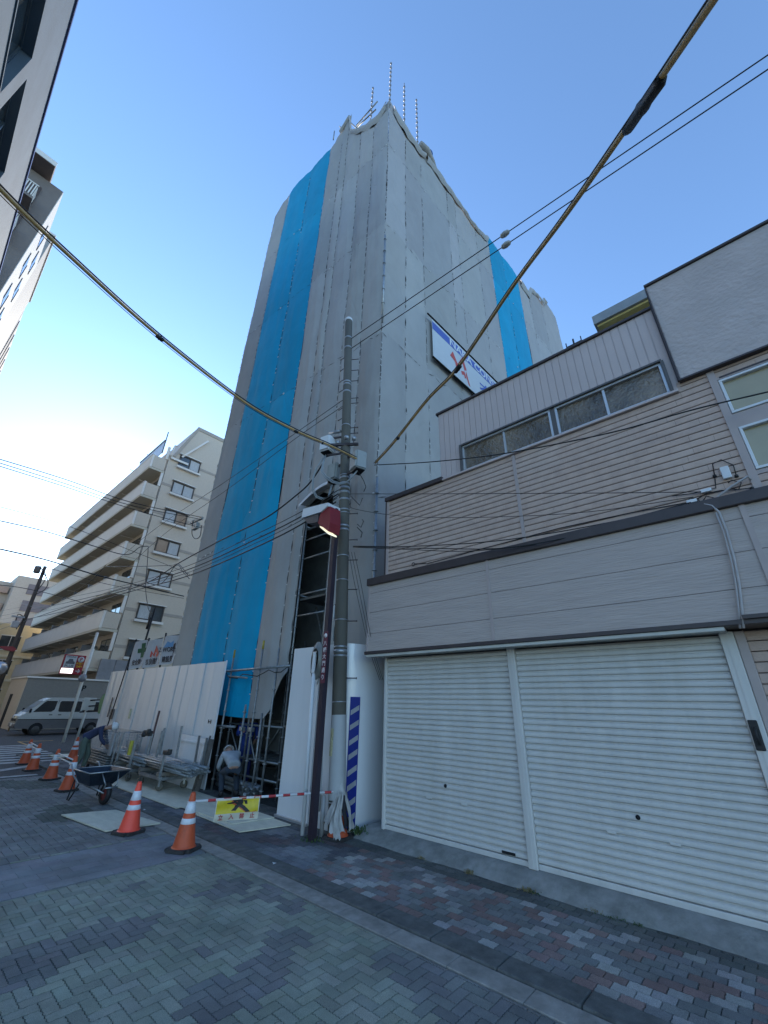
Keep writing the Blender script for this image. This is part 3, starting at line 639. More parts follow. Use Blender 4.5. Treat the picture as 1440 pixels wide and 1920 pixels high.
m = MB(); m.box(5.37, 9.0, 17.93, 17.95, 0.02, 2.6); m.build('return_panel', mHoard, fence)
m = MB(); m.bbox(5.31, 5.335, 16.55, 16.85, 1.15, 1.45, 0.01); m.bbox(5.31,5.335,17.0,17.1,1.2,1.8,0.01); m.build('gate_latch', M('latch_grey', (0.10,0.10,0.11), 0.5, 0.5), fence)
m = MB(); c = gx(393,1353,5.33); m.box(5.325,5.333,c.y-0.06,c.y+0.06,c.z-0.006,c.z+0.006); m.box(5.325,5.332,c.y-0.065,c.y-0.045,c.z-0.04,c.z+0.04); m.box(5.325,5.332,c.y+0.045,c.y+0.065,c.z-0.04,c.z+0.04); m.build('clamp_mark', mDark, fence)
m = MB(); c = gx(244,1337,5.33); m.box(5.32,5.332,c.y-0.07,c.y+0.07,c.z-0.15,c.z+0.12); m.build('paper_notice', M('yellowed_paper', (0.5,0.5,0.35), 0.8, var=0.3, vs=20), fence)
# loose white sheet leaning on the fence
m = MB(); a = [gx(*p, 5.22) for p in ((333,1386),(379,1396),(368,1488),(300,1478))]
yb0, yb1 = 9.98, 11.3
m.prism([(5.24, yb0, 0.98), (5.24, yb1, 1.02), (5.14, yb1, 0.03), (5.14, yb0, 0.03)], (0.03,0,0)); m.box(5.205,5.235,yb0,yb1,0.86,0.90)
tag(m.build('sheet_metal', mHoard), 'low white metal sheet leaning on the near end of the long hoarding', 'metal sheet')
m = MB(); m.tube([(5.05,9.78,0.03),(5.25,9.82,1.05)], 0.022, 8); m.bar((5.10,9.72,0.03),(5.28,9.78,0.98),0.09,0.02); m.bar((5.13,9.74,0.05),(5.30,9.80,0.98),0.10,0.012)
tag(m.build('leaning_boards', M('old_board', (0.14,0.13,0.12), 0.7, 0.2, var=0.3, vs=6)), 'narrow grey boards leaning at the open end of the hoarding', 'boards')

corner = thing('corner_hoarding', 'white hoarding sheet rounding the corner behind the concrete pole with striped tape', 'fence', (5.3, 5.6, 0))
path = [(5.15,6.93),(5.15,6.11)]
m = MB(); n = len(path); m.add([(x,y,z) for z in (0.02,2.72) for x, y in path], [(0,n,n+1,1)], 0, True); m.box(5.16,5.175,6.11,6.93,0.02,2.715); m.build('flat_panel', mHoard, corner)
m = MB(); m.bbox(5.11,5.16,6.09,6.95,0.0,0.05,0.004); m.build('base_rail', mAlu, corner)
path = [(5.152,6.09),(5.155,5.85),(5.17,5.62),(5.20,5.50),(5.26,5.42),(5.34,5.38),(5.45,5.345),(5.60,5.32),(5.80,5.30),(6.05,5.285)]
sm = []
for i in range(len(path)-1):
    for t in (0, .5): sm.append((path[i][0]*(1-t)+path[i+1][0]*t, path[i][1]*(1-t)+path[i+1][1]*t))
sm.append(path[-1]); n = len(sm)
m = MB(); m.add([(x,y,z) for z in (0.02,2.73) for x, y in sm], [(i,n+i,n+i+1,i+1) for i in range(n-1)], 0, True); m.build('curved_panel', mHoard, corner)
# blue tape with white slanted bars, fixed a few mm proud of the curved panel
m = MB(); A = Vector((5.272,5.414,0)); A2 = Vector((5.44,5.347,0)); dd = (A2-A); nn = Vector((dd.y,-dd.x,0)).normalized(); nn = nn if nn.x < 0 else -nn; A += nn*0.012; A2 += nn*0.012
mBlue = M('reflective_blue', (0.008,0.035,0.36), 0.3, var=0.06); mRW = M('reflective_white', (0.50,0.52,0.54), 0.3)
m.add([A+Vector((0,0,0.05)), A2+Vector((0,0,0.05)), A2+Vector((0,0,1.87)), A+Vector((0,0,1.87))], [(0,1,2,3),(3,2,1,0)]); tp = m.build('striped_tape', mBlue, corner)
m = MB(); z = 0.12
zs = [0.10,0.24,0.50,0.64,0.90,1.04,1.30,1.44,1.64]
for z in (0.10, 0.30, 0.52, 0.72, 0.94, 1.14, 1.36, 1.58):
    q = lambda s, zz: A + dd*s + nn*0.003 + Vector((0,0,zz))
    for s0, s1 in ((0.08,0.5),(0.5,0.92)):
        m.add([q(s0, z+0.10*s0), q(s1, z+0.10*s1), q(s1, z+0.075+0.10*s1), q(s0, z+0.075+0.10*s0)], [(0,1,2,3),(3,2,1,0)])
m.build_each('white_bar', mRW, tp, 2)

# open scaffold frame in front of the wrap
fr = thing('entrance_scaffold', 'open grey scaffold frame in front of the blue sheeting edge', 'scaffold', (5.5, 8.8, 0))
XP = 5.48
def ppt(px, py, X=XP): return gx(px, py, X)
for a, b_, r in (((420,1259),(546,1248),0.026), ((428,1268),(463,1271),0.022), ((405,1361),(440,1363),0.026)):
    m = MB(); m.tube([ppt(*a), ppt(*b_)], r, 8); m.build('ledger', mPipe, fr)
for y, zt in ((9.85, 2.75), (8.62, 2.88), (8.98,1.7), (8.30,1.55), (7.98,2.85)):
    m = MB(); standard(m, XP+0.03, y, 0.0, zt, 0.023); m.build('standard', mPipe, fr)
for y, z in ((8.62,2.88),(9.85,2.75)):
    m = MB(); m.tube([(XP+0.03,y,z-0.02),(XP+0.03,y,z+0.17)], 0.024, 8); m.build('yellow_tip', M('tip_yellow', (0.35,0.28,0.05), 0.6, var=0.3), fr)
m = MB(); pts = [ppt(*p) for p in ((424,1262),(430,1270),(445,1272),(455,1264),(470,1266),(482,1268),(494,1262),(504,1256),(515,1261),(527,1260),(540,1250))]; m.tube(pts, 0.010, 6); m.build('hanging_hose', mCable, fr)
for y in (9.85, 8.62, 8.98): 
    m = MB(); m.bbox(XP-0.02, XP+0.08, y-0.05, y+0.05, 1.18, 1.26, 0.01); m.build('clamp', mSteel, fr)
# bundle of large tubes lying behind the frame
tb = thing('tube_bundle', 'stack of thick grey steel tubes on the ground inside the scaffold', 'tubes', (5.6, 9.2, 0.1))
for k in range(9):
    m = MB(); z = 0.06 + 0.085*(k//4); o_ = 0.11*(k % 4) + (0.05 if k//4 % 2 else 0); dx = random.uniform(-0.05,0.05)
    m.tube([(5.55+o_, 8.55+dx, z), (5.62+o_*0.6, 9.9+dx, z+0.05)], 0.040, 10); m.build('tube', mPipe, tb)
# plywood path under the carts
mPly = M('plywood', (0.56,0.54,0.43), 0.8, var=0.12, vs=2.5, stretch=(3,1,1), bump=0.2, dirt=(0.42,0.41,0.35), dscale=4)
def sheet(label, pts, z, h, grp=None):
    m = MB(); m.prism([(p[0], p[1], z) for p in pts], (0,0,h)); o = m.build('plywood_sheet', mPly); tag(o, label, 'board', grp); return o
g1 = gz(490,1566); g2 = gz(543,1546); g3 = gz(160,1440)
sheet('plywood sheet lying on pavement at the foot of the corner hoarding', [(4.17,6.45),(4.95,5.92+0.35),(5.02,8.0),(4.2,8.2)], 0.022, 0.014)
sheet('upper plywood sheet overlapping another beside the hanging warning sign', [(4.28,6.85),(4.98,6.75),(5.04,8.6),(4.22,8.5)], 0.038, 0.013)
sheet('plywood sheet under the wheels of the nearest tube cart', [(4.15,8.52),(5.08,8.62),(5.12,10.4),(4.12,10.3)], 0.022, 0.014)
sheet('plywood sheet under the second tube cart', [(4.1,10.32),(5.1,10.42),(5.15,12.2),(4.05,12.1)], 0.022, 0.014)
sheet('farthest plywood sheet of the path below the mesh cage cart', [(4.0,12.12),(5.1,12.22),(5.1,14.4),(4.0,14.3)], 0.022, 0.014)
pc = [gz(114,1531), gz(216,1522), gz(300,1547), gz(197,1562)]
sheet('pale board lying alone on the dark road behind the bright cone', [(p.x, p.y) for p in pc], 0.012, 0.018)
m = MB(); c = gz(120,1418); m.prism([(c.x-0.3,c.y-0.5,0.01),(c.x+0.35,c.y-0.4,0.01),(c.x+0.3,c.y+0.4,0.01),(c.x-0.35,c.y+0.4,0.01)], (0,0,0.02)); tag(m.build('plywood_sheet', mPly), 'far scrap of pale board beyond the row of cones', 'board')

# ------------------------------------------------------------------ utility pole
PB = Vector((4.8, 5.07, 0)); PT = Vector((4.8, 5.70, 10.62))
def PP(z): return PB.lerp(PT, z/PT.z)
def PW(z): return Vector((5.064, 5.349 + 0.063*z/1.055, z))     # the pole axis where it finally stands
def pr_(z): return 0.116 - 0.026*z/10.6
mPole = M('pole_concrete', (0.105,0.098,0.082), 0.85, var=0.18, vs=2.5, stretch=(1,1,0.25), bump=0.4, bs=70, dirt=(0.08,0.08,0.07), dscale=2)
pole = thing('utility_pole', 'tall grey concrete utility pole with boxes and step bolts beside the white corner hoarding', 'utility pole', tuple(PB))
ax = (PT-PB).normalized()
m = MB(); m.tube([PP(z) for z in (0, 3.5, 7, 10.56)], [pr_(0), pr_(3.5), pr_(7), pr_(10.56)], 28); m.build('shaft', mPole, pole)
m = MB(); m.lathe([(0.075,0.04),(0.097,0.0),(0.097,-0.04),(0.09,-0.06)], PT, 24, 0, ax); m.lathe([(0,0.045),(0.075,0.04)], PT, 24, 0, ax); m.build('top_cap', mWhite, pole)
mSleeve = M('plastic_sleeve', (0.34,0.345,0.345), 0.55, var=0.08, vs=3, dirt=(0.25,0.25,0.24), dscale=3, bump=0.2, bs=30)
m = MB(); m.tube([PP(0.45), PP(0.75), PP(1.52)], [pr_(0.5)+0.008, pr_(0.7)+0.006, pr_(1.5)+0.006], 28, cap=False); m.build('sleeve', mSleeve, pole)
m = MB(); c = PP(1.18); m.add([c + Vector((-math.cos(a)*(0.123), math.sin(a)*0.123, z)) for z in (-0.20, 0.16) for a in (-0.15,0.1,0.35,0.6)], [(i,i+1,5+i,4+i) for i in range(3)], 0, True); st = m.build('torn_sticker', M('old_sticker', (0.42,0.39,0.24), 0.8, var=0.35, vs=25), pole)
mBand = M('steel_band', (0.33,0.34,0.35), 0.4, 0.7, var=0.1)
for z, h in ((9.91,.03),(9.56,.03),(8.42,.03),(8.34,.03),(8.12,.03),(7.15,.015),(6.58,.015),(6.36,.015),(5.86,.015),(5.80,.03),(5.66,.03),(5.56,.035),(5.46,.035),(5.30,.03),(5.07,.02),(5.0,.012),(4.72,.03),(4.64,.03),(4.12,.015),(3.66,.015),(2.96,.012),(2.52,.02),(2.45,.04),(2.38,.02),(1.70,.01),(0.42,.01)):
    m = MB(); r = pr_(z); m.lathe([(r-0.002,-h*0.7),(r+0.005,-h*0.7),(r+0.005,h*0.7),(r-0.002,h*0.7)], PP(z), 24, 0, ax); m.build('band', mBand, pole)
for i, (z, s) in enumerate([(9.35,-1),(9.18,1),(8.98,-1),(8.82,1),(8.62,-1),(8.48,1),(8.30,-1),(7.95,1),(7.98,-1),(7.80,1),(7.75,-1),(7.45,-1),(7.10,1),(6.95,1),(5.0,1),(4.45,1),(4.05,1),(3.5,1),(2.95,1),(2.05,1),(3.25,-1)]):
    m = MB(); p = PP(z); dv = Vector((0.75*s*0.4+0.3, -0.9*s, 0)).normalized(); a = p + dv*(pr_(z)-0.01); m.tube([a, a + dv*0.17], 0.009, 6); m.lathe([(0,0.008),(0.016,0.006),(0.016,-0.004)], a+dv*0.17, 8, 0, dv); m.build('step_bolt', mBrown, pole)
mBox = M('cabinet_grey', (0.30,0.32,0.31), 0.5, var=0.08, dirt=(0.2,0.2,0.19), dscale=4)
def cabinet(c, hx, hy, hz, rz, mat, lid=True):
    c = Vector(c); Rm = Matrix.Rotation(rz, 3, 'Z'); m = MB(); bm = bmesh.new(); bmesh.ops.create_cube(bm, size=2)
    for v in bm.verts: v.co = Vector((v.co.x*hx, v.co.y*hy, v.co.z*hz))
    bmesh.ops.bevel(bm, geom=bm.edges[:], offset=0.02, segments=2, affect='EDGES'); bm.transform(Matrix.Translation(c) @ Rm.to_4x4()); m.from_bm(bm, 0); o = m.build('terminal_box', mat, pole)
    if lid:
        m = MB(); m.obox(c + Rm @ Vector((-hx-0.008,0,0)), Rm @ Vector((0.008,0,0)), Rm @ Vector((0,hy*0.86,0)), Vector((0,0,hz*0.86))); m.build('lid', mat, o)
        m = MB(); m.obox(c + Rm @ Vector((0,0,-hz-0.012)), Rm @ Vector((hx*0.8,0,0)), Rm @ Vector((0,hy*0.8,0)), Vector((0,0,0.012))); m.build('base_plate', mDark, o)
    return o
cabinet((4.62, 5.83, 6.70), 0.125, 0.125, 0.19, R_(12), mWhite)
cabinet((4.72, 4.96, 5.98), 0.115, 0.14, 0.20, R_(-18), mBox)
cabinet((4.85, 5.80, 6.10), 0.11, 0.13, 0.20, R_(5), mBox)
m = MB()
for a, b_ in (((4.62,5.83,6.45),PP(6.45)), ((4.62,5.83,6.88),PP(6.88)), ((4.72,4.96,6.2),PP(6.3)), ((4.72,4.96,5.8),PP(5.9)), ((4.85,5.80,6.2),PP(6.25))): m.bar(a, b_, 0.03, 0.04)
m.bar(PP(6.6)+Vector((-0.25,0.2,0)), PP(6.6)+Vector((0.1,-0.28,0)), 0.05, 0.05); m.build_each('bracket', mBrown, pole)
m = MB()
for a, b_ in ((PP(6.62)+Vector((-0.15,-0.18,0.05)), 0.05),(PP(6.62)+Vector((-0.12,0.12,0.07)),0.05),(PP(6.62)+Vector((-0.05,-0.3,0.03)),0.045)): m.lathe([(0,-.05),(b_,-.03),(b_,.03),(0,.06)], a, 10)
m.build_each('clamp', mBand, pole)
m = MB(); c = PP(6.85)+Vector((-0.10,0.28,0.20)); m.tube([c+Vector((0,0.16,0.06)), c+Vector((0,-0.2,-0.06))], 0.035, 8); m.build('fuse_holder', mBand, pole)
mHose = M('grey_hose', (0.27,0.30,0.31), 0.45)
for j in range(4):
    e = j*0.022; m = MB()
    m.tube([Vector(p)+Vector((-e*0.4, e, -e)) for p in ((4.60,5.85,6.46),(4.55,5.84,6.2),(4.50,5.78,5.98),(4.52,5.66,5.82),(4.58,5.50,5.68),(4.63,5.34,5.60),(4.62,5.15,5.56),(4.62,5.02,5.60),(4.65,4.94,5.70),(4.70,4.93,5.80))] if j < 2 else [Vector(p)+Vector((-e*0.4, e, -e)) for p in ((4.62,5.88,6.46),(4.56,5.98,6.25),(4.54,6.04,6.0),(4.57,6.06,5.76),(4.66,6.02,5.60),(4.76,5.92,5.55),(4.84,5.84,5.62),(4.86,5.80,5.88))], 0.013, 8); m.build('cable_loop', mHose, pole)
m = MB()
for P in (((4.72,5.72,5.5),(4.70,5.62,5.35),(4.74,5.50,5.42),(4.76,5.44,5.7)), ((4.70,5.6,5.55),(4.62,5.7,5.4),(4.6,5.9,5.3)), ((4.9,5.3,5.4),(5.0,5.15,5.2),(5.02,5.1,5.35)), ((4.66,5.5,5.0),(4.62,5.46,4.4),(4.64,5.42,4.1)), ((4.7,4.93,5.75),(4.78,4.85,5.55),(4.8,4.80,5.4),(4.85,4.9,5.36)),((4.8,4.98,4.68),(4.82,4.9,4.6),(4.84,4.86,4.72),(4.86,4.92,4.78)),((4.8,4.98,4.62),(4.84,4.88,4.5),(4.86,4.93,4.42))):
    m.tube(P, 0.008, 6)
m.build_each('loose_wiring', mCable, pole)
m = MB(); m.tube([(4.66,5.30,z) for z in (0.3,0.5)]+[(4.655,5.33,1.0),(4.65,5.34,1.6),(4.655,5.37,2.2)], 0.022, 8); m.tube([(4.67,5.22,0.02),(4.66,5.22,0.5)],0.03,8); m.build_each('earth_conduit', mSleeve, pole)
for z0_, z1, mt in ((2.98,3.22,mWhite), (2.62,2.86,mBox)):
    m = MB(); c = PP((z0_+z1)/2); c = c + Vector((-0.075, 0.10, 0)); m.obox(c, Vector((0.03,0.025,0)), Vector((0.004,-0.004,0)), ax*(z1-z0_)/2); m.build('number_plate', mt, pole)
# ties of white cloth round the pole
mCloth = M('dirty_cloth', (0.36,0.35,0.335), 0.9, var=0.2, vs=9, bump=0.4)
m = MB(); m.tube([(4.645,5.33,1.42),(4.62,5.37,1.2),(4.64,5.36,1.05),(4.63,5.39,0.9)], [0.02,0.03,0.022,0.012], 6); m.tube([(4.64,5.34,0.75),(4.63,5.37,0.62),(4.63,5.40,0.5)], [0.012,0.03,0.015], 6); m.tube([(4.64,5.38,2.25),(4.6,5.46,2.1),(4.6,5.5,1.95)], 0.012, 6); m.build_each('rag_tie', mCloth, pole)

pole.location = Vector((5.064, 5.349, -0.01)); pole.scale = (1.055, 1.055, 1.055)
# ------------------------------------------------------------------ street lamp on a purple post
mPurp = M('purple_post', (0.026,0.019,0.030), 0.45, var=0.1)
lp = thing('street_lamp', 'dark purple square street lamp post with red and white lamp head and street name plate', 'street lamp', (4.70,5.45,0))
m = MB(); m.prism([(4.66,5.41,0),(4.75,5.41,0),(4.75,5.50,0),(4.66,5.50,0)], (0.0,0.02,5.15)); m.build('post', mPurp, lp)
m = MB(); q = lambda y, z: Vector((4.653, 5.385+0.02*z/5.15+y, z)); m.prism([q(-0.012,2.05), q(0.09,2.05), q(0.09,2.86), q(-0.012,2.86)], (-0.006,0,0)); npo = m.build('name_plate', M('plate_maroon', (0.10,0.02,0.04), 0.4), lp)
m = MB()
for i, ch in enumerate('八幡大門通り'): add_text(m, ch, q(0.038, 2.66-0.105*i)-Vector((0.009,0,0)), (0,-1,0), (0.004,0.0155,1), 0.085, 0, 0.001, 0.001)
m.build('lettering', M('plate_white', (0.6,0.55,0.55), 0.5), npo)
m = MB(); m.lathe([(0,0.004),(0.036,0.004),(0.036,0)], q(0.038,2.79)-Vector((0.008,0,0)), 16, 0, (-1,0,0)); m.build('crest', MATS['plate_white'], npo)
mLampR = M('lamp_red', (0.22,0.022,0.03), 0.4)
hd = [gx(603,960,4.60), gx(631,992,4.62), gx(630,1012,4.62)]
A = Vector((4.58, 5.40, 4.80))
m = MB(); m.prism([(4.45,5.38,5.12),(4.45,5.62,5.12),(4.45,5.68,4.95),(4.45,5.70,4.86),(4.45,5.36,4.60),(4.45,5.34,4.78)], (0.26,0,0)); m.build('red_hood', mLampR, lp)
m = MB(); m.prism([(4.42,5.42,5.20),(4.42,6.18,5.30),(4.42,6.20,5.10),(4.42,5.60,5.06),(4.42,5.42,5.13)], (0.32,0,0)); m.build('white_housing', mWhite, lp)
m = MB(); m.prism([(4.44,5.70,5.05),(4.44,6.15,5.09),(4.44,6.0,4.93),(4.44,5.70,4.88)], (0.28,0,0)); m.build('dark_louvre', MATS['latch_grey'], lp)
m = MB(); m.prism([(4.47,5.38,4.585),(4.47,5.66,4.80),(4.47,5.64,4.76),(4.47,5.38,4.555)], (0.2,0,0)); m.build('diffuser', emit('lamp_diffuser', (0.9,0.85,0.6), 0.25), lp)
m = MB(); m.tube([(4.66,5.40,5.12),(4.60,5.5,5.18)], 0.03, 8); m.build('lamp_arm', mPurp, lp)

# ------------------------------------------------------------------ traffic mirror seen from behind
mr = thing('traffic_mirror', 'thin white post carrying an oval convex mirror seen from behind', 'mirror', (4.78,5.76,0))
m = MB(); m.tube([(4.78,5.76,0),(4.79,5.84,2.55)], 0.031, 14); m.bbox(4.755,4.825,5.80,5.87,2.22,2.56,0.01); m.build('post', mWhite, mr)
m = MB(); c = Vector((4.86,5.86,2.43)); ax_ = Vector((0.92,-0.35,0)).normalized(); sd_ = Vector((ax_.y,-ax_.x,0))
N = 28; ring = lambda sx, sz, o_: [c + sd_*math.cos(2*math.pi*i/N)*sx + Vector((0,0,1))*math.sin(2*math.pi*i/N)*sz + ax_*o_ for i in range(N)]
v = ring(0.285,0.30,0.03)+ring(0.30,0.315,0.0)+ring(0.295,0.31,-0.02)+ring(0.19,0.2,-0.05)
m.add(v, [tuple(range(N)), tuple(range(3*N,4*N))[::-1]] + [(a*N+i, a*N+(i+1)%N, (a+1)*N+(i+1)%N, (a+1)*N+i) for a in range(3) for i in range(N)], 0, True); m.build('mirror_back', M('mirror_back_grey', (0.22,0.22,0.20), 0.5, 0.3, var=0.15), mr)
for z in (2.24, 2.55): m = MB(); m.bbox(4.76,4.87,5.78,5.90,z-0.02,z+0.02,0.005); m.build('clamp', mSteel, mr)

# ------------------------------------------------------------------ overhead cables
def cable(label, pts, r, mat=None, cat='cable', n=6, grp='overhead wires', name='overhead_wire'):
    m = MB(); m.tube(pts, r, n); return tag(m.build(name, mat or mCable), label, cat, grp)
J = Vector((4.72, 4.72, 5.92))                        # bracket on the pole
def smooth(pts, k=8):
    out = []; P = [Vector(p) for p in pts]; P = [2*P[0]-P[1]] + P + [2*P[-1]-P[-2]]
    for i in range(1, len(P)-2):
        for j in range(k):
            t = j/k; a, b_, c, d_ = P[i-1:i+3]; out.append(0.5*((2*b_) + (-a+c)*t + (2*a-5*b_+4*c-d_)*t*t + (-a+3*b_-3*c+d_)*t**3))
    return out + [P[-2]]
def depth_pt(px, py, dist): return Vector((0,0,EYE)) + ray(px, py)*dist
cA = [(704,868,None),(740,828,7.4),(800,752,6.9),(858,690,6.3),(960,540,5.5),(1060,405,4.8),(1160,262,4.25),(1230,160,3.85),(1345,-10,3.35),(1440,-150,3.1),(1700,-520,2.9)]
ptsA = smooth([gx(704,868,5.0)] + [depth_pt(x, y, d) for x, y, d in cA[1:]])
ptsB = smooth([gx(676,864,4.96)] + [depth_pt(x, y, d) for x, y, d in ((620,836,8.0),(555,808,7.75),(460,755,7.4),(300,632,6.7),(130,480,6.1),(0,355,5.7),(-150,190,5.4),(-500,-250,5.2))])
for lab, pts, joints in (('thick ochre guarded cable running up to the right from the concrete pole', ptsA, ((1205,195,0.5,0.040),(858,690,0.15,0.036),(748,822,0.05,0.03))), ('thick ochre guarded cable crossing the street to the upper left', ptsB, ((300,632,0.10,0.034),(553,812,0.08,0.03),(605,835,0.03,0.03)))):
    c_ = thing('guarded_cable', lab, 'cable', tuple(pts[0]), 'thick cables from the pole')
    L = len(pts)
    def fat(i): return 0.020
    m = MB(); m.tube(pts, [0.019]*L, 10); m.build('cable_guard', mOchre, c_)
    m = MB(); m.tube([p + Vector((0,0,0.042)) for p in pts], 0.009, 8); m.build('messenger_cable', mCable, c_)
    m = MB(); m.tube([p + Vector((0,0,-0.012)) + (pts[-1]-pts[0]).normalized().cross(Vector((0,0,1)))*0.036 for p in pts], 0.005, 6); m.build('thin_strand', mCable, c_)
    for x, y, ln, r in joints:
        best = min(range(1, L-1), key=lambda i: (ray(x, y).cross((pts[i]-Vector((0,0,EYE))).normalized())).length)
        t = (pts[best+1]-pts[best-1]).normalized(); q_ = pts[best] - Vector((0,0,0.015))
        m = MB(); m.tube([q_-t*ln*0.5, q_-t*ln*0.42, q_-t*ln*0.1, q_, q_+t*ln*0.1, q_+t*ln*0.42, q_+t*ln*0.5], [r*0.7,r*0.95,r*0.9,r*1.08,r*0.9,r*0.95,r*0.6], 10); m.build('joint_sleeve', mCable, c_)
# twin wires at the pole top with egg insulators
for k, (z, e, i_) in enumerate(((10.38,(1440,103),(948,447)), (10.01,(1440,130),(950,466)))):
    a = PW(z) + Vector((0,-0.12,0)); b_ = gx(*e, 5.0); b2 = b_ + (b_-a)*1.0
    pts = [a.lerp(b2, i/40) for i in range(41)]; cable(('upper' if k == 0 else 'lower') + ' of two thin beaded wires leaving the pole top', pts, 0.010 if k == 0 else 0.010)
    t = (b_.y-a.y); s_ = gx(*i_, 5.03); f = (s_.y-a.y)/t; p = a.lerp(b_, f); d_ = (b_-a).normalized()
    m = MB(); m.lathe([(0.01,-0.10),(0.045,-0.07),(0.06,0),(0.045,0.07),(0.01,0.10)], p, 12, 0, d_); tag(m.build('insulator', M('porcelain', (0.35,0.35,0.33), 0.3)), ('upper' if k == 0 else 'lower') + ' round bead insulator on the thin twin wires at right', 'insulator')
def farleft(px, py, X=5.0): return gx(px, py, X)
# wires running left from the pole: (start px on pole side, list of px, X plane progress)
def wire_px(label, pts, r):            # pts: (px, py, X plane)
    P = [gx(v.x, v.y, v.z) for v in smooth(pts)]; return cable(label, P, r)
wire_px('upper of two thin wires descending left from the pole over the blue band', [(640,752,4.95),(560,808,4.9),(420,905,5.0),(300,985,5.1),(222,1048,5.2)], 0.007)
wire_px('lower of two thin wires descending left from the pole over the blue band', [(642,762,4.95),(560,818,4.9),(430,915,5.0),(320,992,5.1),(240,1062,5.2)], 0.007)
wire_px('heavy black cable sagging left from the grey boxes across the blue band', [(606,868,4.85),(585,900,4.85),(560,925,4.88),(500,970,4.9),(420,1010,5.0),(340,1053,5.1),(270,1095,5.1),(150,1130,5.2),(0,1180,5.2)], 0.018)
for k, (a, r) in enumerate((((636,918),0.009), ((634,926),0.015), ((632,934),0.008), ((630,941),0.017))):
    dy = (0, 9, 16, 24)[k]
    wire_px(('topmost','second','third','lowest')[k] + ' bundled wire from the pole bands toward the apartment block', [(a[0], a[1], 4.95), (560, 962+dy, 4.9), (480, 1002+dy, 5.0), (360, 1058+dy*0.8, 5.1), (240, 1096+dy*0.6, 5.2), (120, 1122+dy, 5.3), (-20, 1150+dy, 5.3)], r)
def wire_dd(label, pts, r):            # pts: (px, py, distance in units from the viewer)
    return cable(label, [depth_pt(v.x, v.y, v.z) for v in smooth(pts)], r)
# wires from the pole to the shop
wire_px('thin black wire rising right from the grey box over the shop windows', [(702,872,5.0),(820,865,5.02),(960,848,5.0),(1150,810,5.1),(1300,768,5.15),(1460,730,5.2)], 0.009)
wire_px('fine straight wire across the brick siding at the level of the box', [(655,926,5.0),(800,926,5.1),(1000,925,5.2),(1180,924,5.4),(1325,922,5.48)], 0.005)
wire_px('fine wire from pole bands sagging to the brown parapet', [(655,945,5.0),(668,955,5.02),(760,968,5.1),(900,970,5.3),(1100,960,5.4),(1300,932,5.48)], 0.005)
wire_px('upper black wire from lower bands to the wall boxes', [(662,1024,5.0),(780,1024,5.05),(950,1012,5.1),(1150,978,5.3),(1295,942,5.47)], 0.007)
wire_px('middle black wire from lower bands to the wall boxes', [(662,1025,5.0),(800,1028,5.05),(960,1026,5.1),(1140,990,5.3),(1300,945,5.47)], 0.007)
wire_px('lower black wire from lower bands to the wall boxes', [(662,1026,5.0),(760,1030,5.05),(900,1032,5.1),(1100,1005,5.3),(1310,946,5.47)], 0.006)
for k in range(3):
    wire_px(('left','middle','right')[k] + ' of three thin wires dropping from the pole behind the fascia corner', [(654+k*5,1035,5.0),(664+k*6,1090,5.08),(677+k*5,1150,5.16),(692+k*4,1215,5.30),(712+k*3,1275,5.45)], 0.0045)
wire_dd('far upper wire of the trio crossing the sky left of the apartment roof', [(-20,855,12.50),(120,898,13.55),(240,940,14.45),(378,970,15.48)], 0.011)
wire_dd('far middle wire of the trio crossing the sky left of the apartment roof', [(-20,862,12.50),(120,906,13.55),(240,946,14.45),(378,974,15.48)], 0.010)
wire_dd('far lower wire of the trio crossing the sky left of the apartment roof', [(-20,868,12.50),(120,912,13.55),(240,952,14.45),(378,990,15.48)], 0.010)
wire_dd('faint wire with a small bead crossing the apartment balconies', [(-20,945,12.50),(115,982,13.51),(240,1030,14.45),(340,1070,15.20),(370,1085,15.43)], 0.007)
wire_dd('black wire ending in a loop by the second balcony row', [(-20,972,12.50),(80,995,13.25),(170,1022,13.93),(235,1040,14.41),(262,1026,14.62),(278,1024,14.73)], 0.012)
wire_dd('thick black wire low across the balconies from the left edge', [(-20,1025,12.50),(80,1048,13.25),(180,1078,14.00),(270,1100,14.68),(345,1118,15.24)], 0.016)
wire_dd('thin wire below the thick one across the balconies', [(-20,1040,12.50),(80,1062,13.25),(200,1095,14.15),(345,1122,15.24)], 0.006)
wire_px('sagging wire from the leaning left pole to the balconies', [(38,1130,5.2),(60,1137,5.2),(85,1137,5.2),(130,1115,5.2),(170,1090,5.2),(198,1060,5.2)], 0.014)
wire_px('vertical black wire dropping before the apartment windows', [(278,1025,6.3),(276,1060,6.3),(273,1100,6.3),(278,1140,6.2),(285,1150,6.2)], 0.016)
wire_dd('lower wire from left edge past the leaning pole', [(-20,1095,12.50),(40,1102,12.95),(120,1120,13.55),(220,1150,14.30)], 0.007)
wire_px('bundle wire looping over the apartment corner', [(180,1118,6.8),(240,1100,6.6),(300,1095,6.5),(330,1060,6.4),(345,1075,6.4),(355,1085,6.4)], 0.014)
wire_px('horizontal wire ending on the wrapped tower side', [(200,1062,6.3),(260,1062,6.2),(320,1060,6.2),(335,1058,6.1),(352,1078,6.1)], 0.014)

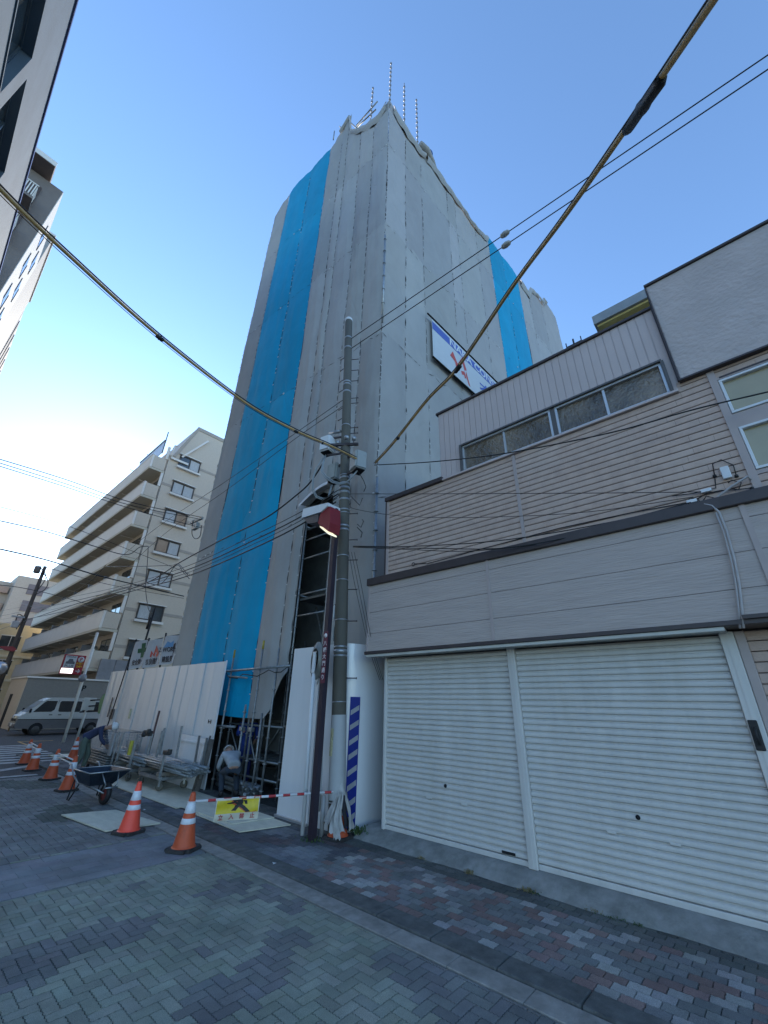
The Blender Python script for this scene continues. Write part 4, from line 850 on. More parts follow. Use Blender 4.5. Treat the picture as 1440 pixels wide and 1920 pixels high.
# ------------------------------------------------------------------ traffic cones
mOr = M('cone_orange', (0.50,0.085,0.03), 0.55, var=0.10, vs=9, dirt=(0.20,0.06,0.035), dscale=7)
mFl = M('cone_fluorescent', (0.85,0.085,0.05), 0.5, var=0.05, vs=9)
mRef = M('cone_reflective', (0.62,0.64,0.68), 0.35, var=0.08, vs=30)
mBase = M('cone_base', (0.035,0.033,0.033), 0.8, var=0.3, vs=12, dirt=(0.09,0.07,0.06), dscale=9)
def cone(label, loc, mat, grp='traffic cones along the works', hh=0.63, rz=0.0):
    t = thing('traffic_cone', label, 'traffic cone', (0,0,0), grp)
    m = MB(); bm = bmesh.new(); bmesh.ops.create_cube(bm, size=1)
    for v in bm.verts: v.co = Vector((v.co.x*0.36, v.co.y*0.36, 0.02+v.co.z*0.036))
    bmesh.ops.bevel(bm, geom=[e for e in bm.edges if abs(e.verts[0].co.z-e.verts[1].co.z) > 0.02], offset=0.05, segments=4, affect='EDGES')
    bmesh.ops.bevel(bm, geom=[e for e in bm.edges if e.verts[0].co.z > 0.03 and e.verts[1].co.z > 0.03], offset=0.008, segments=2, affect='EDGES')
    m.from_bm(bm); m.build('base', mBase, t)
    r = lambda z: 0.135 - (0.135-0.028)*(z-0.05)/(hh-0.05)
    m = MB(); m.lathe([(0.155,0.036),(0.14,0.045),(r(0.05),0.06)] + [(r(z), z) for z in (0.15,0.3,0.5,hh-0.02)] + [(0.022,hh),(0.016,hh-0.01),(0.014,hh-0.1)], (0,0,0), 28); m.build('body', mat, t)
    for z0_, z1 in ((0.40,0.515),(0.285,0.345)):
        m = MB(); m.lathe([(r(z0_)+0.0005,z0_),(r(z0_)+0.0025,z0_+0.002),(r(z1)+0.0025,z1-0.002),(r(z1)+0.0005,z1)], (0,0,0), 28); m.build('reflective_band', mRef, t)
    t.location = loc; t.rotation_euler = (0,0,rz); return t
def at0(x, y): p = gz(x, y); return (p.x, p.y, 0.012 if p.x > 3.5 else 0.001)
c1 = cone('nearest orange cone, holding the left end of the red and white bar', at0(343,1594), mOr, rz=0.5)
c2 = cone('bright fluorescent red cone standing by the pale board', at0(240,1562), mFl, rz=0.3)
for lab, p, rz in (('dull orange cone just left of the wheelbarrow', (124,1483), 0.2), ('dull orange cone second left of the wheelbarrow, bars tied to its tip', (93,1462), 0.4), ('dull orange cone with paler band in front of the farthest one', (59,1445), 0.1), ('farthest left dull orange cone near the road arrow marking', (44,1433), 0.0), ('small orange cone half hidden behind the green trousers', (134,1426), 0.3)):
    c = copy_tree(c1); c['label'] = lab; c.location = at0(*p); c.rotation_euler = (0,0,rz)
cc = cone('orange cone at the pole foot draped with dirty white cloth', at0(633,1574), mOr, rz=0.15, hh=0.63)
# cloth over it
cl = thing('draped_cloth', 'dirty white cloth hanging in strips over the cone at the pole', 'cloth', cc.location)
cx, cy = cc.location.x, cc.location.y
for k, (a0, a1, zt, zb, mt) in enumerate(((1.9,3.4,0.56,0.20,mCloth),(3.2,4.45,0.57,0.12,mCloth),(4.25,5.0,0.54,0.16,M('black_cloth',(0.02,0.02,0.025),0.9)),(4.85,6.1,0.56,0.14,mCloth),(3.6,4.1,0.58,0.05,mCloth))):
    m = MB(); N, K = 8, 12; vs = []
    for j in range(K+1):
        s = j/K; z = zt-(zt-zb)*s; 
        for i in range(N+1):
            a = a0+(a1-a0)*i/N + 0.15*math.sin(s*5+k*2); r = 0.06 + (0.63-z)*0.21 + 0.016*math.sin(i*1.9+k) + 0.014*math.sin(s*6+i*0.8+k) + (0.05*s if k in (0,3) else 0.02*s) + 0.012*(k==4)
            vs.append((cx+math.cos(a)*r, cy+math.sin(a)*r, z + 0.02*math.sin(i*1.7+k*3)))
    m.add(vs, [(j*(N+1)+i, j*(N+1)+i+1, (j+1)*(N+1)+i+1, (j+1)*(N+1)+i) for j in range(K) for i in range(N)], 0, True); m.build('cloth_strip', mt, cl)
m = MB(); m.lathe([(0.02,0.70),(0.05,0.64),(0.075,0.57),(0.09,0.50),(0.07,0.49)], (cx,cy,0), 12); m.build('cloth_knot', mCloth, cl)
# red and white bar
ba = c1.location + Vector((0,0,0.52)); bb = Vector((cx, cy, 0.575)); br = thing('barrier_bar', 'red and white striped bar resting between two cones', 'barrier bar', tuple(ba))
m = MB(); m.tube([ba, bb], 0.0165, 12); m.build('bar', M('bar_white', (0.55,0.56,0.57), 0.4), br)
L = (bb-ba); n = 9; mRed = M('bar_red', (0.38,0.025,0.03), 0.4)
for i in range(n):
    t0 = 0.10+i*0.098; m = MB(); m.tube([ba+L*t0, ba+L*(t0+0.049)], 0.0175, 12, cap=False); m.build('red_stripe', mRed, br)
for p in (ba, bb):
    m = MB(); m.tube([p+Vector((0.05*math.cos(a), 0.05*math.sin(a), 0)) for a in [i*math.pi/8 for i in range(17)]], 0.008, 8); m.build('end_ring', MATS['bar_white'], br)
# white ties on the far cones
pp = [gz(93,1462)+Vector((0,0,0.54)), gz(124,1483)+Vector((0,0,0.54))]; pq = [gz(44,1433)+Vector((0,0,0.54)), gz(59,1445)+Vector((0,0,0.54))]
for lab, (a, b_) in (('pair of white bars linking two cones left of the wheelbarrow', pp), ('pair of white bars linking the two farthest cones', pq)):
    t = thing('barrier_bar', lab, 'barrier bar', tuple(a)); 
    for dz in (0, -0.07): m = MB(); m.tube([a+Vector((0,0,dz)), b_+Vector((0,0,dz))], 0.014, 8); m.build('bar', MATS['bar_white'], t)
# hanging warning sign
wd = L.normalized(); s0 = ba + L*0.155; s1 = ba + L*0.435; sg = thing('warning_sign', 'yellow plastic no entry sheet with a black figure hanging on the striped bar', 'sign', tuple(s0))
dn = Vector((0,0,-1)); nrm = wd.cross(dn).normalized(); nrm = nrm if nrm.dot(Vector((-1,-1,0))) > 0 else -nrm
W_ = (s1-s0).length; H_ = 0.245
def SP(u, v, o_=0.0): return s0 + wd*(u*W_) + dn*(v*H_) + nrm*(0.02 + o_ + 0.010*math.sin(u*7+v*2)+0.006*math.sin(v*9+u*4))
def sgrid(name, u0, u1, v0, v1, mat, o_, par=None):
    m = MB(); N = 14; vs = [SP(u0+(u1-u0)*i/N, v0+(v1-v0)*j/N, o_) for j in range(N+1) for i in range(N+1)]
    m.add(vs, [(j*(N+1)+i, j*(N+1)+i+1, (j+1)*(N+1)+i+1, (j+1)*(N+1)+i) for j in range(N) for i in range(N)], 0, True); return m.build(name, mat, par or sg)
sgrid('sheet', 0, 1, -0.05, 1, M('sheet_cream', (0.50,0.46,0.36), 0.5, var=0.1), 0.0)
sgrid('yellow_field', 0.02, 0.98, 0.04, 0.66, M('sheet_yellow', (0.55,0.42,0.02), 0.45, var=0.12, vs=14), 0.002)
m = MB()
def sp_poly(P, mat_i, o_):
    v = [SP(u, w_, o_) for u, w_ in P]; m.add(v, [tuple(range(len(v)))], mat_i)
sp_poly([(0.22,0.05),(0.42,0.05),(0.60,0.30),(0.95,0.60),(0.90,0.66),(0.70,0.66),(0.48,0.36)], 1, 0.004)
sp_poly([(0.36,0.04),(0.60,0.04),(0.62,0.18),(0.60,0.30),(0.46,0.30),(0.42,0.16)], 0, 0.006)
sp_poly([(0.46,0.27),(0.60,0.27),(0.74,0.50),(0.80,0.63),(0.70,0.64),(0.60,0.46)], 0, 0.006)
sp_poly([(0.45,0.25),(0.55,0.33),(0.46,0.56),(0.36,0.54),(0.42,0.40)], 0, 0.0065)
sp_poly([(0.42,0.12),(0.44,0.19),(0.34,0.22),(0.24,0.20),(0.26,0.15)], 0, 0.0065)
sp_poly([(0.60,0.08),(0.70,0.10),(0.72,0.28),(0.67,0.28),(0.64,0.16)], 0, 0.0065)
m.build('striding_figure', [M('figure_black',(0.02,0.018,0.018),0.6), M('figure_red',(0.45,0.09,0.03),0.6)], sg)
m = MB()
for i, ch in enumerate('立入禁止'):
    add_text(m, ch, SP(0.14+0.24*i, 0.83, 0.008), wd, -dn, 0.066, 0, 0.0006, 0.0012)
m.build('lettering', M('letter_red', (0.34,0.03,0.04), 0.5), sg)

# ------------------------------------------------------------------ wheelbarrow
wb = thing('wheelbarrow', 'dark blue one wheeled barrow standing behind the bright cone', 'wheelbarrow', (0,0,0))
mTray = M('tray_navy', (0.018,0.032,0.055), 0.45, 0.2, var=0.3, vs=5, dirt=(0.10,0.10,0.10), dscale=4)
m = MB(); top = [(-0.40,-0.48),(0.40,-0.48),(0.36,0.40),(-0.36,0.40)]; bot = [(-0.22,-0.20),(0.22,-0.20),(0.24,0.26),(-0.24,0.26)]
for zt, zb, k in ((0.56,0.30,1),):
    m.add([(x,y,zt) for x,y in top]+[(x,y,zb) for x,y in bot]+[(x*0.97,y*0.97,zt-0.002) for x,y in top]+[(x*0.96,y*0.96,zb+0.012) for x,y in bot], [(0,1,5,4),(1,2,6,5),(2,3,7,6),(3,0,4,7),(7,6,5,4),(9,8,12,13),(10,9,13,14),(11,10,14,15),(8,11,15,12),(12,15,14,13),(0,8,9,1),(1,9,10,2),(2,10,11,3),(3,11,8,0)])
m.build('tray', mTray, wb)
m = MB(); rim = [(x,y,0.56) for x,y in top]; m.tube(rim+[rim[0]], 0.012, 8); m.build('rim', mSteel, wb)
for s in (-1, 1):
    m = MB(); m.tube([(0.06*s,-0.52,0.20),(0.20*s,-0.18,0.30),(0.25*s,0.30,0.31),(0.27*s,0.55,0.42),(0.27*s,0.80,0.60),(0.27*s,0.92,0.60)], 0.015, 8); m.build('handle', mSteel, wb)
    m = MB(); m.tube([(0.25*s,0.22,0.30),(0.28*s,0.42,0.0),(0.28*s,0.50,0.0),(0.26*s,0.45,0.36)], 0.014, 8); m.build('leg', mCable, wb)
    m = MB(); m.tube([(0.07*s,-0.45,0.19),(0.11*s,-0.62,0.36),(0.16*s,-0.46,0.54)], 0.012, 8); m.build('stay', mSteel, wb)
m = MB(); m.tube([(-0.12,-0.64,0.30),(0.12,-0.64,0.30)], 0.016, 8); m.build('front_bumper', mSteel, wb)
m = MB(); m.lathe([(0.115,-0.035),(0.165,-0.045),(0.185,-0.02),(0.185,0.02),(0.165,0.045),(0.115,0.035)], (0,-0.46,0.186), 24, 0, (1,0,0)); wh = m.build('wheel', mBlack, wb)
m = MB(); m.lathe([(0,0.03),(0.03,0.03),(0.05,0.015),(0.118,0.03),(0.118,-0.03),(0.05,-0.015),(0.03,-0.03),(0,-0.03)], (0,-0.46,0.186), 20, 0, (1,0,0)); m.build('rim', M('wheel_red', (0.16,0.03,0.03), 0.6, var=0.3), wh)
p = gz(184,1510); wb.location = (p.x+0.03, p.y+0.44, 0.0); wb.rotation_euler = (0,0,R_(6)); wb.scale = (0.92,0.92,0.92)

# ------------------------------------------------------------------ carts of scaffold tubes
mWood = M('cart_timber', (0.17,0.15,0.125), 0.8, var=0.25, vs=5, stretch=(1,4,4), dirt=(0.08,0.08,0.08), dscale=6)
def tube_cart(name, label, x0, x1, y0, y1, ty0, ty1, ntube, posts, seed, grp=None):
    rnd = random.Random(seed); t = thing(name, label, 'cart', ((x0+x1)/2, (y0+y1)/2, 0.035), grp); zd = 0.26
    for x in (x0, x1): m = MB(); m.bar((x,y0,zd),(x,y1,zd),0.05,0.06); m.build('side_rail', mSteel, t)
    for y in (y0, (y0+y1)/2, y1): m = MB(); m.bar((x0,y,zd-0.002),(x1,y,zd-0.002),0.05,0.055,up=(0,0,1)); m.build('cross_rail', mSteel, t)
    for y in (y0+0.1, y1-0.1): m = MB(); m.bbox(x0-0.06,x1+0.06,y-0.06,y+0.06,zd+0.035,zd+0.11,0.008); m.build('timber_bearer', mWood, t)
    for x in (x0+0.03, x1-0.03):
        for y in (y0+0.08, y1-0.08):
            a = rnd.uniform(0, 3.1); dv = Vector((math.cos(a), math.sin(a), 0)); c = Vector((x,y,0.035+0.075))
            m = MB(); m.lathe([(0.05,-0.018),(0.072,-0.016),(0.076,0),(0.072,0.016),(0.05,0.018),(0,0.016)], c, 16, 0, dv); m.lathe([(0.0,-0.016),(0.05,-0.018)], c, 16, 0, dv); w_ = m.build('caster', M('caster_tyre', (0.10,0.09,0.07), 0.6), t)
            m = MB(); sv = dv*0.026
            for s in (-1,1): m.bar(c+sv*s, c+sv*s+Vector((0,0,0.10)), 0.035, 0.005, up=tuple(dv))
            m.obox(c+Vector((0,0,0.105)), dv*0.03, Vector((-dv.y,dv.x,0))*0.03, Vector((0,0,0.006))); m.build('fork', mSteel, w_)
    for (x, y, h, mt) in posts: m = MB(); m.bar((x,y,zd),(x+rnd.uniform(-0.02,0.02),y,h),0.045,0.03); m.build('stanchion', mt, t)
    for k in range(ntube):
        m = MB(); zz = zd+0.13 + 0.048*(k//11); xx = x0+0.04 + (x1-x0-0.08)*((k % 11)/10.0) ; dy = rnd.uniform(-0.16,0.16); dx = rnd.uniform(-0.06,0.06); dz = rnd.uniform(0,0.05)
        a = Vector((xx, ty0+dy, zz+rnd.uniform(-0.01,0.03))); b_ = Vector((xx+dx, ty1+rnd.uniform(-0.16,0.16), zz+dz)); m.tube([a, b_], 0.0215, 8); tt = m.build('tube', mPipe, t)
        if rnd.random() < 0.45:
            m = MB(); q_ = a.lerp(b_, rnd.uniform(0.02,0.25)); 
            m.bbox(q_.x-0.04,q_.x+0.04,q_.y-0.03,q_.y+0.03,q_.z-0.02,q_.z+0.045,0.008); m.build('coupler', mSteel, tt)
    return t
mRust = M('rusty_steel', (0.10,0.055,0.05), 0.7, 0.2, var=0.35, vs=8)
tube_cart('tube_cart', 'nearest steel cart piled with long scaffold tubes before the hoarding', 4.50, 5.08, 10.15, 11.30, 9.25, 12.1, 34, [(4.48,10.2,0.72,mSteel),(5.10,10.0,1.05,mSteel),(5.08,10.9,1.20,mSteel),(4.80,11.35,1.08,mSteel),(5.12,9.7,1.02,mSteel)], 3, 'carts by the hoarding')
tube_cart('tube_cart', 'second cart of scaffold tubes between the nearest cart and the mesh cage', 4.45, 5.05, 11.75, 12.75, 11.2, 13.6, 28, [(4.43,11.8,0.98,mSteel),(4.43,12.7,1.0,mSteel),(5.07,11.8,1.12,mSteel),(4.75,11.72,1.0,mSteel)], 5, 'carts by the hoarding')
m = MB(); c = gx(312,1412,4.5); m.bbox(c.x-0.04,c.x+0.05,c.y-0.12,c.y+0.10,c.z-0.03,c.z+0.05,0.01); m.bbox(c.x-0.03,c.x+0.03,c.y-0.2,c.y-0.09,c.z-0.01,c.z+0.08,0.01); tag(m.build('tube_clamp', M('clamp_dark',(0.05,0.05,0.05),0.6,0.4)), 'dark tube clamp on the low front stanchion of the nearest cart', 'clamp')
m = MB(); c = gx(277,1375,4.45); m.bbox(c.x-0.05,c.x+0.05,c.y-0.16,c.y+0.16,c.z-0.05,c.z+0.06,0.015); m.lathe([(0,0.03),(0.06,0.03),(0.06,-0.03),(0,-0.03)], (c.x-0.04,c.y+0.1,c.z-0.02), 12, 0, (1,0,0)); m.lathe([(0,0.03),(0.06,0.03),(0.06,-0.03),(0,-0.03)], (c.x-0.04,c.y-0.14,c.z+0.04), 12, 0, (1,0,0)); tag(m.build('caster_pair', MATS['clamp_dark']), 'dark caster wheels sitting on top of a stanchion of the second cart', 'wheels')
m = MB(); m.bar(gx(299,1333,5.2), gx(277,1417,5.0), 0.05, 0.04); tag(m.build('rusty_post', mRust), 'rusty brown post leaning between hoarding and tube carts', 'post')
m = MB(); m.tube([gx(246,1225,5.25), gx(187,1405,5.25)], 0.018, 8); tag(m.build('thin_dark_rod', mCable), 'tall thin dark rod standing against the left of the hoarding', 'rod')
# mesh cage cart
cg = thing('cage_cart', 'grey wire mesh cage cart with slatted crates farthest along the hoarding', 'cart', (4.7,14.0,0.035), 'carts by the hoarding')
x0, x1, y0, y1 = 4.42, 5.0, 12.95, 14.95
for x, y in ((x0,y0),(x1,y0),(x0,y1),(x1,y1)): m = MB(); m.bar((x,y,0.15),(x,y,1.0),0.035); m.build('corner_post', mSteel, cg)
def mesh_side(a, b_, z0_, z1, n, k):
    m = MB(); a = Vector(a); b_ = Vector(b_)
    for i in range(n+1): p = a.lerp(b_, i/n); m.tube([(p.x,p.y,z0_),(p.x,p.y,z1)], 0.0045, 4)
    for j in range(k+1): z = z0_+(z1-z0_)*j/k; m.tube([(a.x,a.y,z),(b_.x,b_.y,z)], 0.0045 if 0 < j < k else 0.012, 4)
    return m.build('mesh_side', mSteel, cg)
mesh_side((x0,y0,0),(x0,y1,0),0.55,0.97,26,7); mesh_side((x1,y0,0),(x1,y1,0),0.55,0.97,26,7); mesh_side((x0,y0,0),(x1,y0,0),0.55,0.97,9,7)
for k in range(6): m = MB(); z = 0.20+0.055*k; m.bbox(x0-0.03,x1+0.02,y0+0.3,y1+0.02,z,z+0.035,0.006); m.build('slatted_tray', mPipe, cg)
m = MB(); m.bbox(x0+0.02,x1-0.02,y0,y1,0.13,0.18,0.008); m.build('deck', MATS['clamp_dark'], cg)
for x in (x0+0.05,x1-0.05):
    for y in (y0+0.15,y1-0.15): m = MB(); m.lathe([(0,-0.02),(0.065,-0.02),(0.065,0.02),(0,0.02)], (x,y,0.10), 14, 0, (1,0,0)); m.build('caster', mBlack, cg)
m = MB(); m.bbox(4.36,4.40,13.05,13.22,0.45,0.95,0.01); tag(m.build('grey_board', M('board_grey',(0.30,0.31,0.32),0.6,var=0.2)), 'narrow grey board leaning on the mesh cage cart', 'board')
m = MB(); m.bbox(4.40,4.46,11.95,12.05,0.55,0.85,0.01); tag(m.build('yellow_tag', M('tag_yellow',(0.42,0.38,0.05),0.6,var=0.2)), 'yellow tag hanging on the second cart stanchion', 'tag')

# ------------------------------------------------------------------ people
def skin(name, chains, mat, parent, sub=2, flat=False):
    """chains: lists of (point, radius); points that coincide are merged into one skeleton"""
    vs = []; rs = []; es = []
    def idx(p, r):
        for i, q_ in enumerate(vs):
            if (Vector(q_)-Vector(p)).length < 1e-4: return i
        vs.append(tuple(p)); rs.append(r); return len(vs)-1
    for ch in chains:
        ii = [idx(p, r) for p, r in ch]; es += list(zip(ii, ii[1:]))
    me = bpy.data.meshes.new(name); me.from_pydata(vs, es, []); o = bpy.data.objects.new(name, me); sc.collection.objects.link(o)
    md = o.modifiers.new('skin', 'SKIN'); md.use_smooth_shade = True
    for i, r in enumerate(rs): me.skin_vertices[0].data[i].radius = (r, r) if not isinstance(r, tuple) else r
    me.skin_vertices[0].data[0].use_root = True
    s_ = o.modifiers.new('sub', 'SUBSURF'); s_.levels = sub; s_.render_levels = sub
    dg = bpy.context.evaluated_depsgraph_get(); m2 = bpy.data.meshes.new_from_object(o.evaluated_get(dg)); m2.name = name
    bpy.data.objects.remove(o); bpy.data.meshes.remove(me); m2.materials.clear(); m2.materials.append(mat)
    for p in m2.polygons: p.material_index = 0
    o = bpy.data.objects.new(name, m2); sc.collection.objects.link(o); o.parent = parent; return o
mSkin = M('skin', (0.35,0.20,0.14), 0.55, var=0.06)
def person(label, loc, rz, J, top_m, leg_m, hat_m, scale=0.9, shoe=mBlack):
    """J: joints in the figure's own frame, facing +X"""
    t = thing('person', label, 'person', (0,0,0))
    V = {k: Vector(v) for k, v in J.items()}
    neck = V['chest'] + (V['head']-V['chest'])*0.55; hd = V['head']; up = (hd-neck).normalized(); fw = Vector(J.get('face', (1,0,0))).normalized()
    body = [[(V['pelvis'],.05),(V['chest'],.075),(neck,.055),(hd-up*0.06,.075),(hd+up*0.02,.095),(hd+up*0.09,.07)]]
    for s in 'LR': 
        body.append([(V['chest'],.075),(V['sh'+s],.045),(V['el'+s],.042),(V['wr'+s],.028)])
        body.append([(V['pelvis'],.05),(V['hip'+s],.06),(V['kn'+s],.058),(V['an'+s],.042),(V['an'+s]+Vector((0.12,0,-0.03)),.035)])
        wv = (V['wr'+s]-V['el'+s]).normalized(); sv = wv.cross(Vector((0.3,1,0.2))).normalized(); pm = V['wr'+s]+wv*0.07
        body.append([(V['wr'+s],.028),(pm,.030)])
        for k in range(4): q_ = pm + sv*(k-1.5)*0.019; l_ = (0.065,0.078,0.072,0.055)[k]; cv = fw*0.02; body.append([(pm,.030),(q_+wv*0.02,.0095),(q_+wv*l_*0.6+cv*0.4,.0088),(q_+wv*l_+cv,.0078)])
        body.append([(V['wr'+s],.028),(V['wr'+s]+wv*0.03+sv*0.035,.011),(V['wr'+s]+wv*0.075+sv*0.05+fw*0.01,.009)])
    bo = skin('body', body, mSkin, t, 1)
    sd = up.cross(fw).normalized(); fw2 = sd.cross(up).normalized()
    m = MB(); m.add([hd+fw2*0.085-sd*0.014-up*0.015, hd+fw2*0.085+sd*0.014-up*0.015, hd+fw2*0.115-up*0.01, hd+fw2*0.088+up*0.025], [(0,1,2),(1,3,2),(0,2,3)], 0, True); m.build('nose', mSkin, bo)
    for s in (-1,1):
        m = MB(); m.lathe([(0,0.006),(0.010,0.003),(0.012,-0.004)], hd+fw2*0.088+sd*s*0.032+up*0.02, 8, 0, fw2); m.build('eye', mDark, bo)
        m = MB(); m.lathe([(0,0.012),(0.018,0.008),(0.025,-0.008)], hd+sd*s*0.088, 8, 0, sd*s); m.build('ear', mSkin, bo)
    m = MB(); m.obox(hd+fw2*0.088-up*0.045, sd*0.022, up*0.004, fw2*0.004); m.build('mouth', M('lips', (0.22,0.08,0.07), 0.6), bo)
    cc_ = V['chest']; hp = V['pelvis']
    ch = [[(hp-(cc_-hp)*0.08,(.165,.15)),(hp+(cc_-hp)*0.05,(.16,.14)),(hp+(cc_-hp)*0.5,(.15,.125)),(cc_,(.165,.13)),(neck-(neck-cc_)*0.25,(.085,.08))]]
    for s in 'LR': ch.append([(cc_,(.165,.13)),(V['sh'+s],.072),(V['el'+s],.057),(V['wr'+s]-(V['wr'+s]-V['el'+s])*0.08,.042)])
    skin('jacket', ch, top_m, t, 2)
    ch = [[(hp+(cc_-hp)*0.30,.13),(hp,(.15,.13))]]
    for s in 'LR': ch.append([(hp,(.15,.13)),(V['hip'+s]-Vector((0,0,0.04)),.103),(V['kn'+s],.075),(V['an'+s]+Vector((0,0,0.03)),.062)])
    skin('trousers', ch, leg_m, t, 2)
    for s in 'LR': skin('boot', [[(V['an'+s]+Vector((-0.02,0,0.06)),.058),(V['an'+s]+Vector((-0.01,0,-0.03)),.055),(V['an'+s]+Vector((0.14,0,-0.045)),.040)]], shoe, t, 2)
    m = MB(); m.lathe([(0.125,-0.02),(0.13,-0.012),(0.115,0.0),(0.112,0.05),(0.085,0.095),(0.04,0.118),(0,0.123)], hd+up*0.035, 20, 0, up); m.build('helmet', hat_m, t)
    t.location = loc; t.rotation_euler = (0,0,rz); t.scale = (scale,)*3; return t
mHat = M('helmet_white', (0.6,0.6,0.6), 0.35)
stand = dict(pelvis=(0,0,.93), chest=(0.03,0,1.32), head=(0.06,0,1.62), shL=(0.02,.19,1.40), shR=(0.02,-.19,1.40), elL=(0.10,.26,1.14), elR=(0.16,-.25,1.18), wrL=(0.30,.20,1.05), wrR=(0.38,-.15,1.25), hipL=(0,.10,.88), hipR=(0,-.10,.88), knL=(0.04,.12,.48), knR=(0.0,-.12,.48), anL=(0,.13,.08), anR=(-0.05,-.13,.08))
bend = dict(pelvis=(-0.10,0,.88), chest=(0.28,0,1.12), head=(0.56,0,1.17), face=(0.7,0,-0.7), shL=(0.30,.18,1.14), shR=(0.30,-.18,1.14), elL=(0.38,.22,.86), elR=(0.40,-.22,.86), wrL=(0.52,.14,.66), wrR=(0.54,-.12,.68), hipL=(-0.08,.10,.83), hipR=(-0.08,-.10,.83), knL=(0.05,.14,.46), knR=(0.0,-.14,.46), anL=(0,.15,.08), anR=(-0.12,-.15,.08))
crouch = dict(pelvis=(-0.15,0,.62), chest=(0.22,0,.78), head=(0.48,0,.86), face=(0.8,0,-0.6), shL=(0.24,.18,.82), shR=(0.24,-.18,.82), elL=(0.36,.22,.56), elR=(0.38,-.20,.56), wrL=(0.55,.12,.45), wrR=(0.56,-.10,.44), hipL=(-0.12,.10,.58), hipR=(-0.12,-.10,.58), knL=(0.22,.16,.46), knR=(0.16,-.16,.44), anL=(0.0,.16,.08), anR=(-0.10,-.16,.08))
p = gz(158,1446)
person('worker in dark jacket and green grey trousers bending over the mesh cage cart', (4.12,14.15,0.012), R_(-35), bend, M('cloth_navy',(0.03,0.04,0.09),0.85,var=0.2), M('cloth_greygreen',(0.085,0.115,0.095),0.85,var=0.2), mHat)
person('worker in blue overalls standing among the scaffold tubes behind the frame', (6.15,9.75,0.0), R_(-120), stand, M('cloth_blue',(0.012,0.04,0.22),0.85,var=0.15), M('cloth_blue2',(0.014,0.035,0.16),0.85,var=0.15), M('helmet_dark',(0.03,0.03,0.06),0.5))
person('worker in pale top and dark trousers crouching at the scaffold foot', (5.30,8.80,0.03), R_(75), crouch, M('cloth_pale',(0.30,0.33,0.36),0.85,var=0.2), M('cloth_dark',(0.03,0.04,0.055),0.85,var=0.2), mHat, 0.88)
# bundle of sheeting and blue roll at the roof edge
bd = thing('sheeting_bundle', 'small bundle of sheeting and a blue roll on the roof edge right of the corner', 'bundle', tuple(gy(800,284,5.45)))
c = gy(797,284,5.45); m = MB(); m.lathe([(0,0.3),(0.18,0.25),(0.22,0),(0.15,-0.3),(0,-0.32)], c+Vector((0.25,0,0.15)), 14, 0, (0.3,0.1,1)); m.build('blue_roll', M('roll_blue',(0.03,0.08,0.22),0.7), bd)
m = MB(); m.tube([c+Vector((0.7+0.16*math.cos(a),0,0.0+0.20*math.sin(a))) for a in [i*math.pi/8 for i in range(15)]], 0.04, 8); m.build('dark_coil', mBrown, bd)
m = MB(); m.tube([c+Vector((-0.4,0,-0.05)), c+Vector((0.0,-0.05,-0.05)), c+Vector((0.5,0,-0.15)), c+Vector((0.9,0,-0.3))], [0.14,0.2,0.18,0.08], 10); m.build('folded_sheet', M('fold_grey', (0.34,0.33,0.31), 0.8), bd)

# ------------------------------------------------------------------ apartment block with stacked balconies
mTile = M('beige_tile', (0.52,0.455,0.365), 0.6, var=0.06, vs=2, bump=0.3, bs=9, stretch=(3,3,6))
mTileD = M('beige_tile_band', (0.35,0.31,0.26), 0.6, var=0.06)
mBal = M('balcony_render', (0.68,0.655,0.60), 0.7, var=0.06, vs=1, dirt=(0.60,0.57,0.52), dscale=0.5)
mSoff = M('soffit_bounce_tint', (0.50,0.46,0.36), 0.8, var=0.05)  # warm light reflected from sunlit ground, put into the soffit colour
mGl = glass('window_glass', (0.05,0.06,0.065), 0.05, var=0.5, vs=0.6)
mCurt = M('net_curtain', (0.42,0.44,0.44), 0.8, var=0.2, vs=6, stretch=(8,1,1))
mWF = M('window_frame_dark', (0.05,0.045,0.04), 0.5)
apt = thing('apartment_block', 'beige apartment block with long stacked white balconies beyond the hoarding', 'building', (9.75,34,0))
GY = 34.0
def bxp(name, mat, par, *boxes):
    m = MB()
    for b_ in boxes: m.box(*b_)
    return m.build(name, mat, par)
bxp('wall', mTile, apt, (9.75,30,GY,60,0,21.05))
m = MB(); m.prism([(10.1,GY-0.003,21.05),(11.5,GY-0.003,24.9),(30,GY-0.003,25.0),(30,GY-0.003,21.05)], (0,9,0)); m.build('penthouse', mTile, apt)
m = MB(); m.prism([(10.02,GY-0.06,21.0),(11.48,GY-0.06,24.95),(30,GY-0.06,25.05),(30,GY-0.06,24.7),(11.62,GY-0.06,24.6),(10.3,GY-0.06,21.0)], (0,0.055,0)); m.build('roof_edge', mTileD, apt)
for k in range(7): z = 20.95-2.62*k; bxp('tile_band', mTileD, apt, (9.76,29,GY-0.03,GY-0.004,z-0.22,z))
bxp('expansion_joint', mWF, apt, (9.765,9.80,GY-0.012,GY-0.001,3.5,20.5))
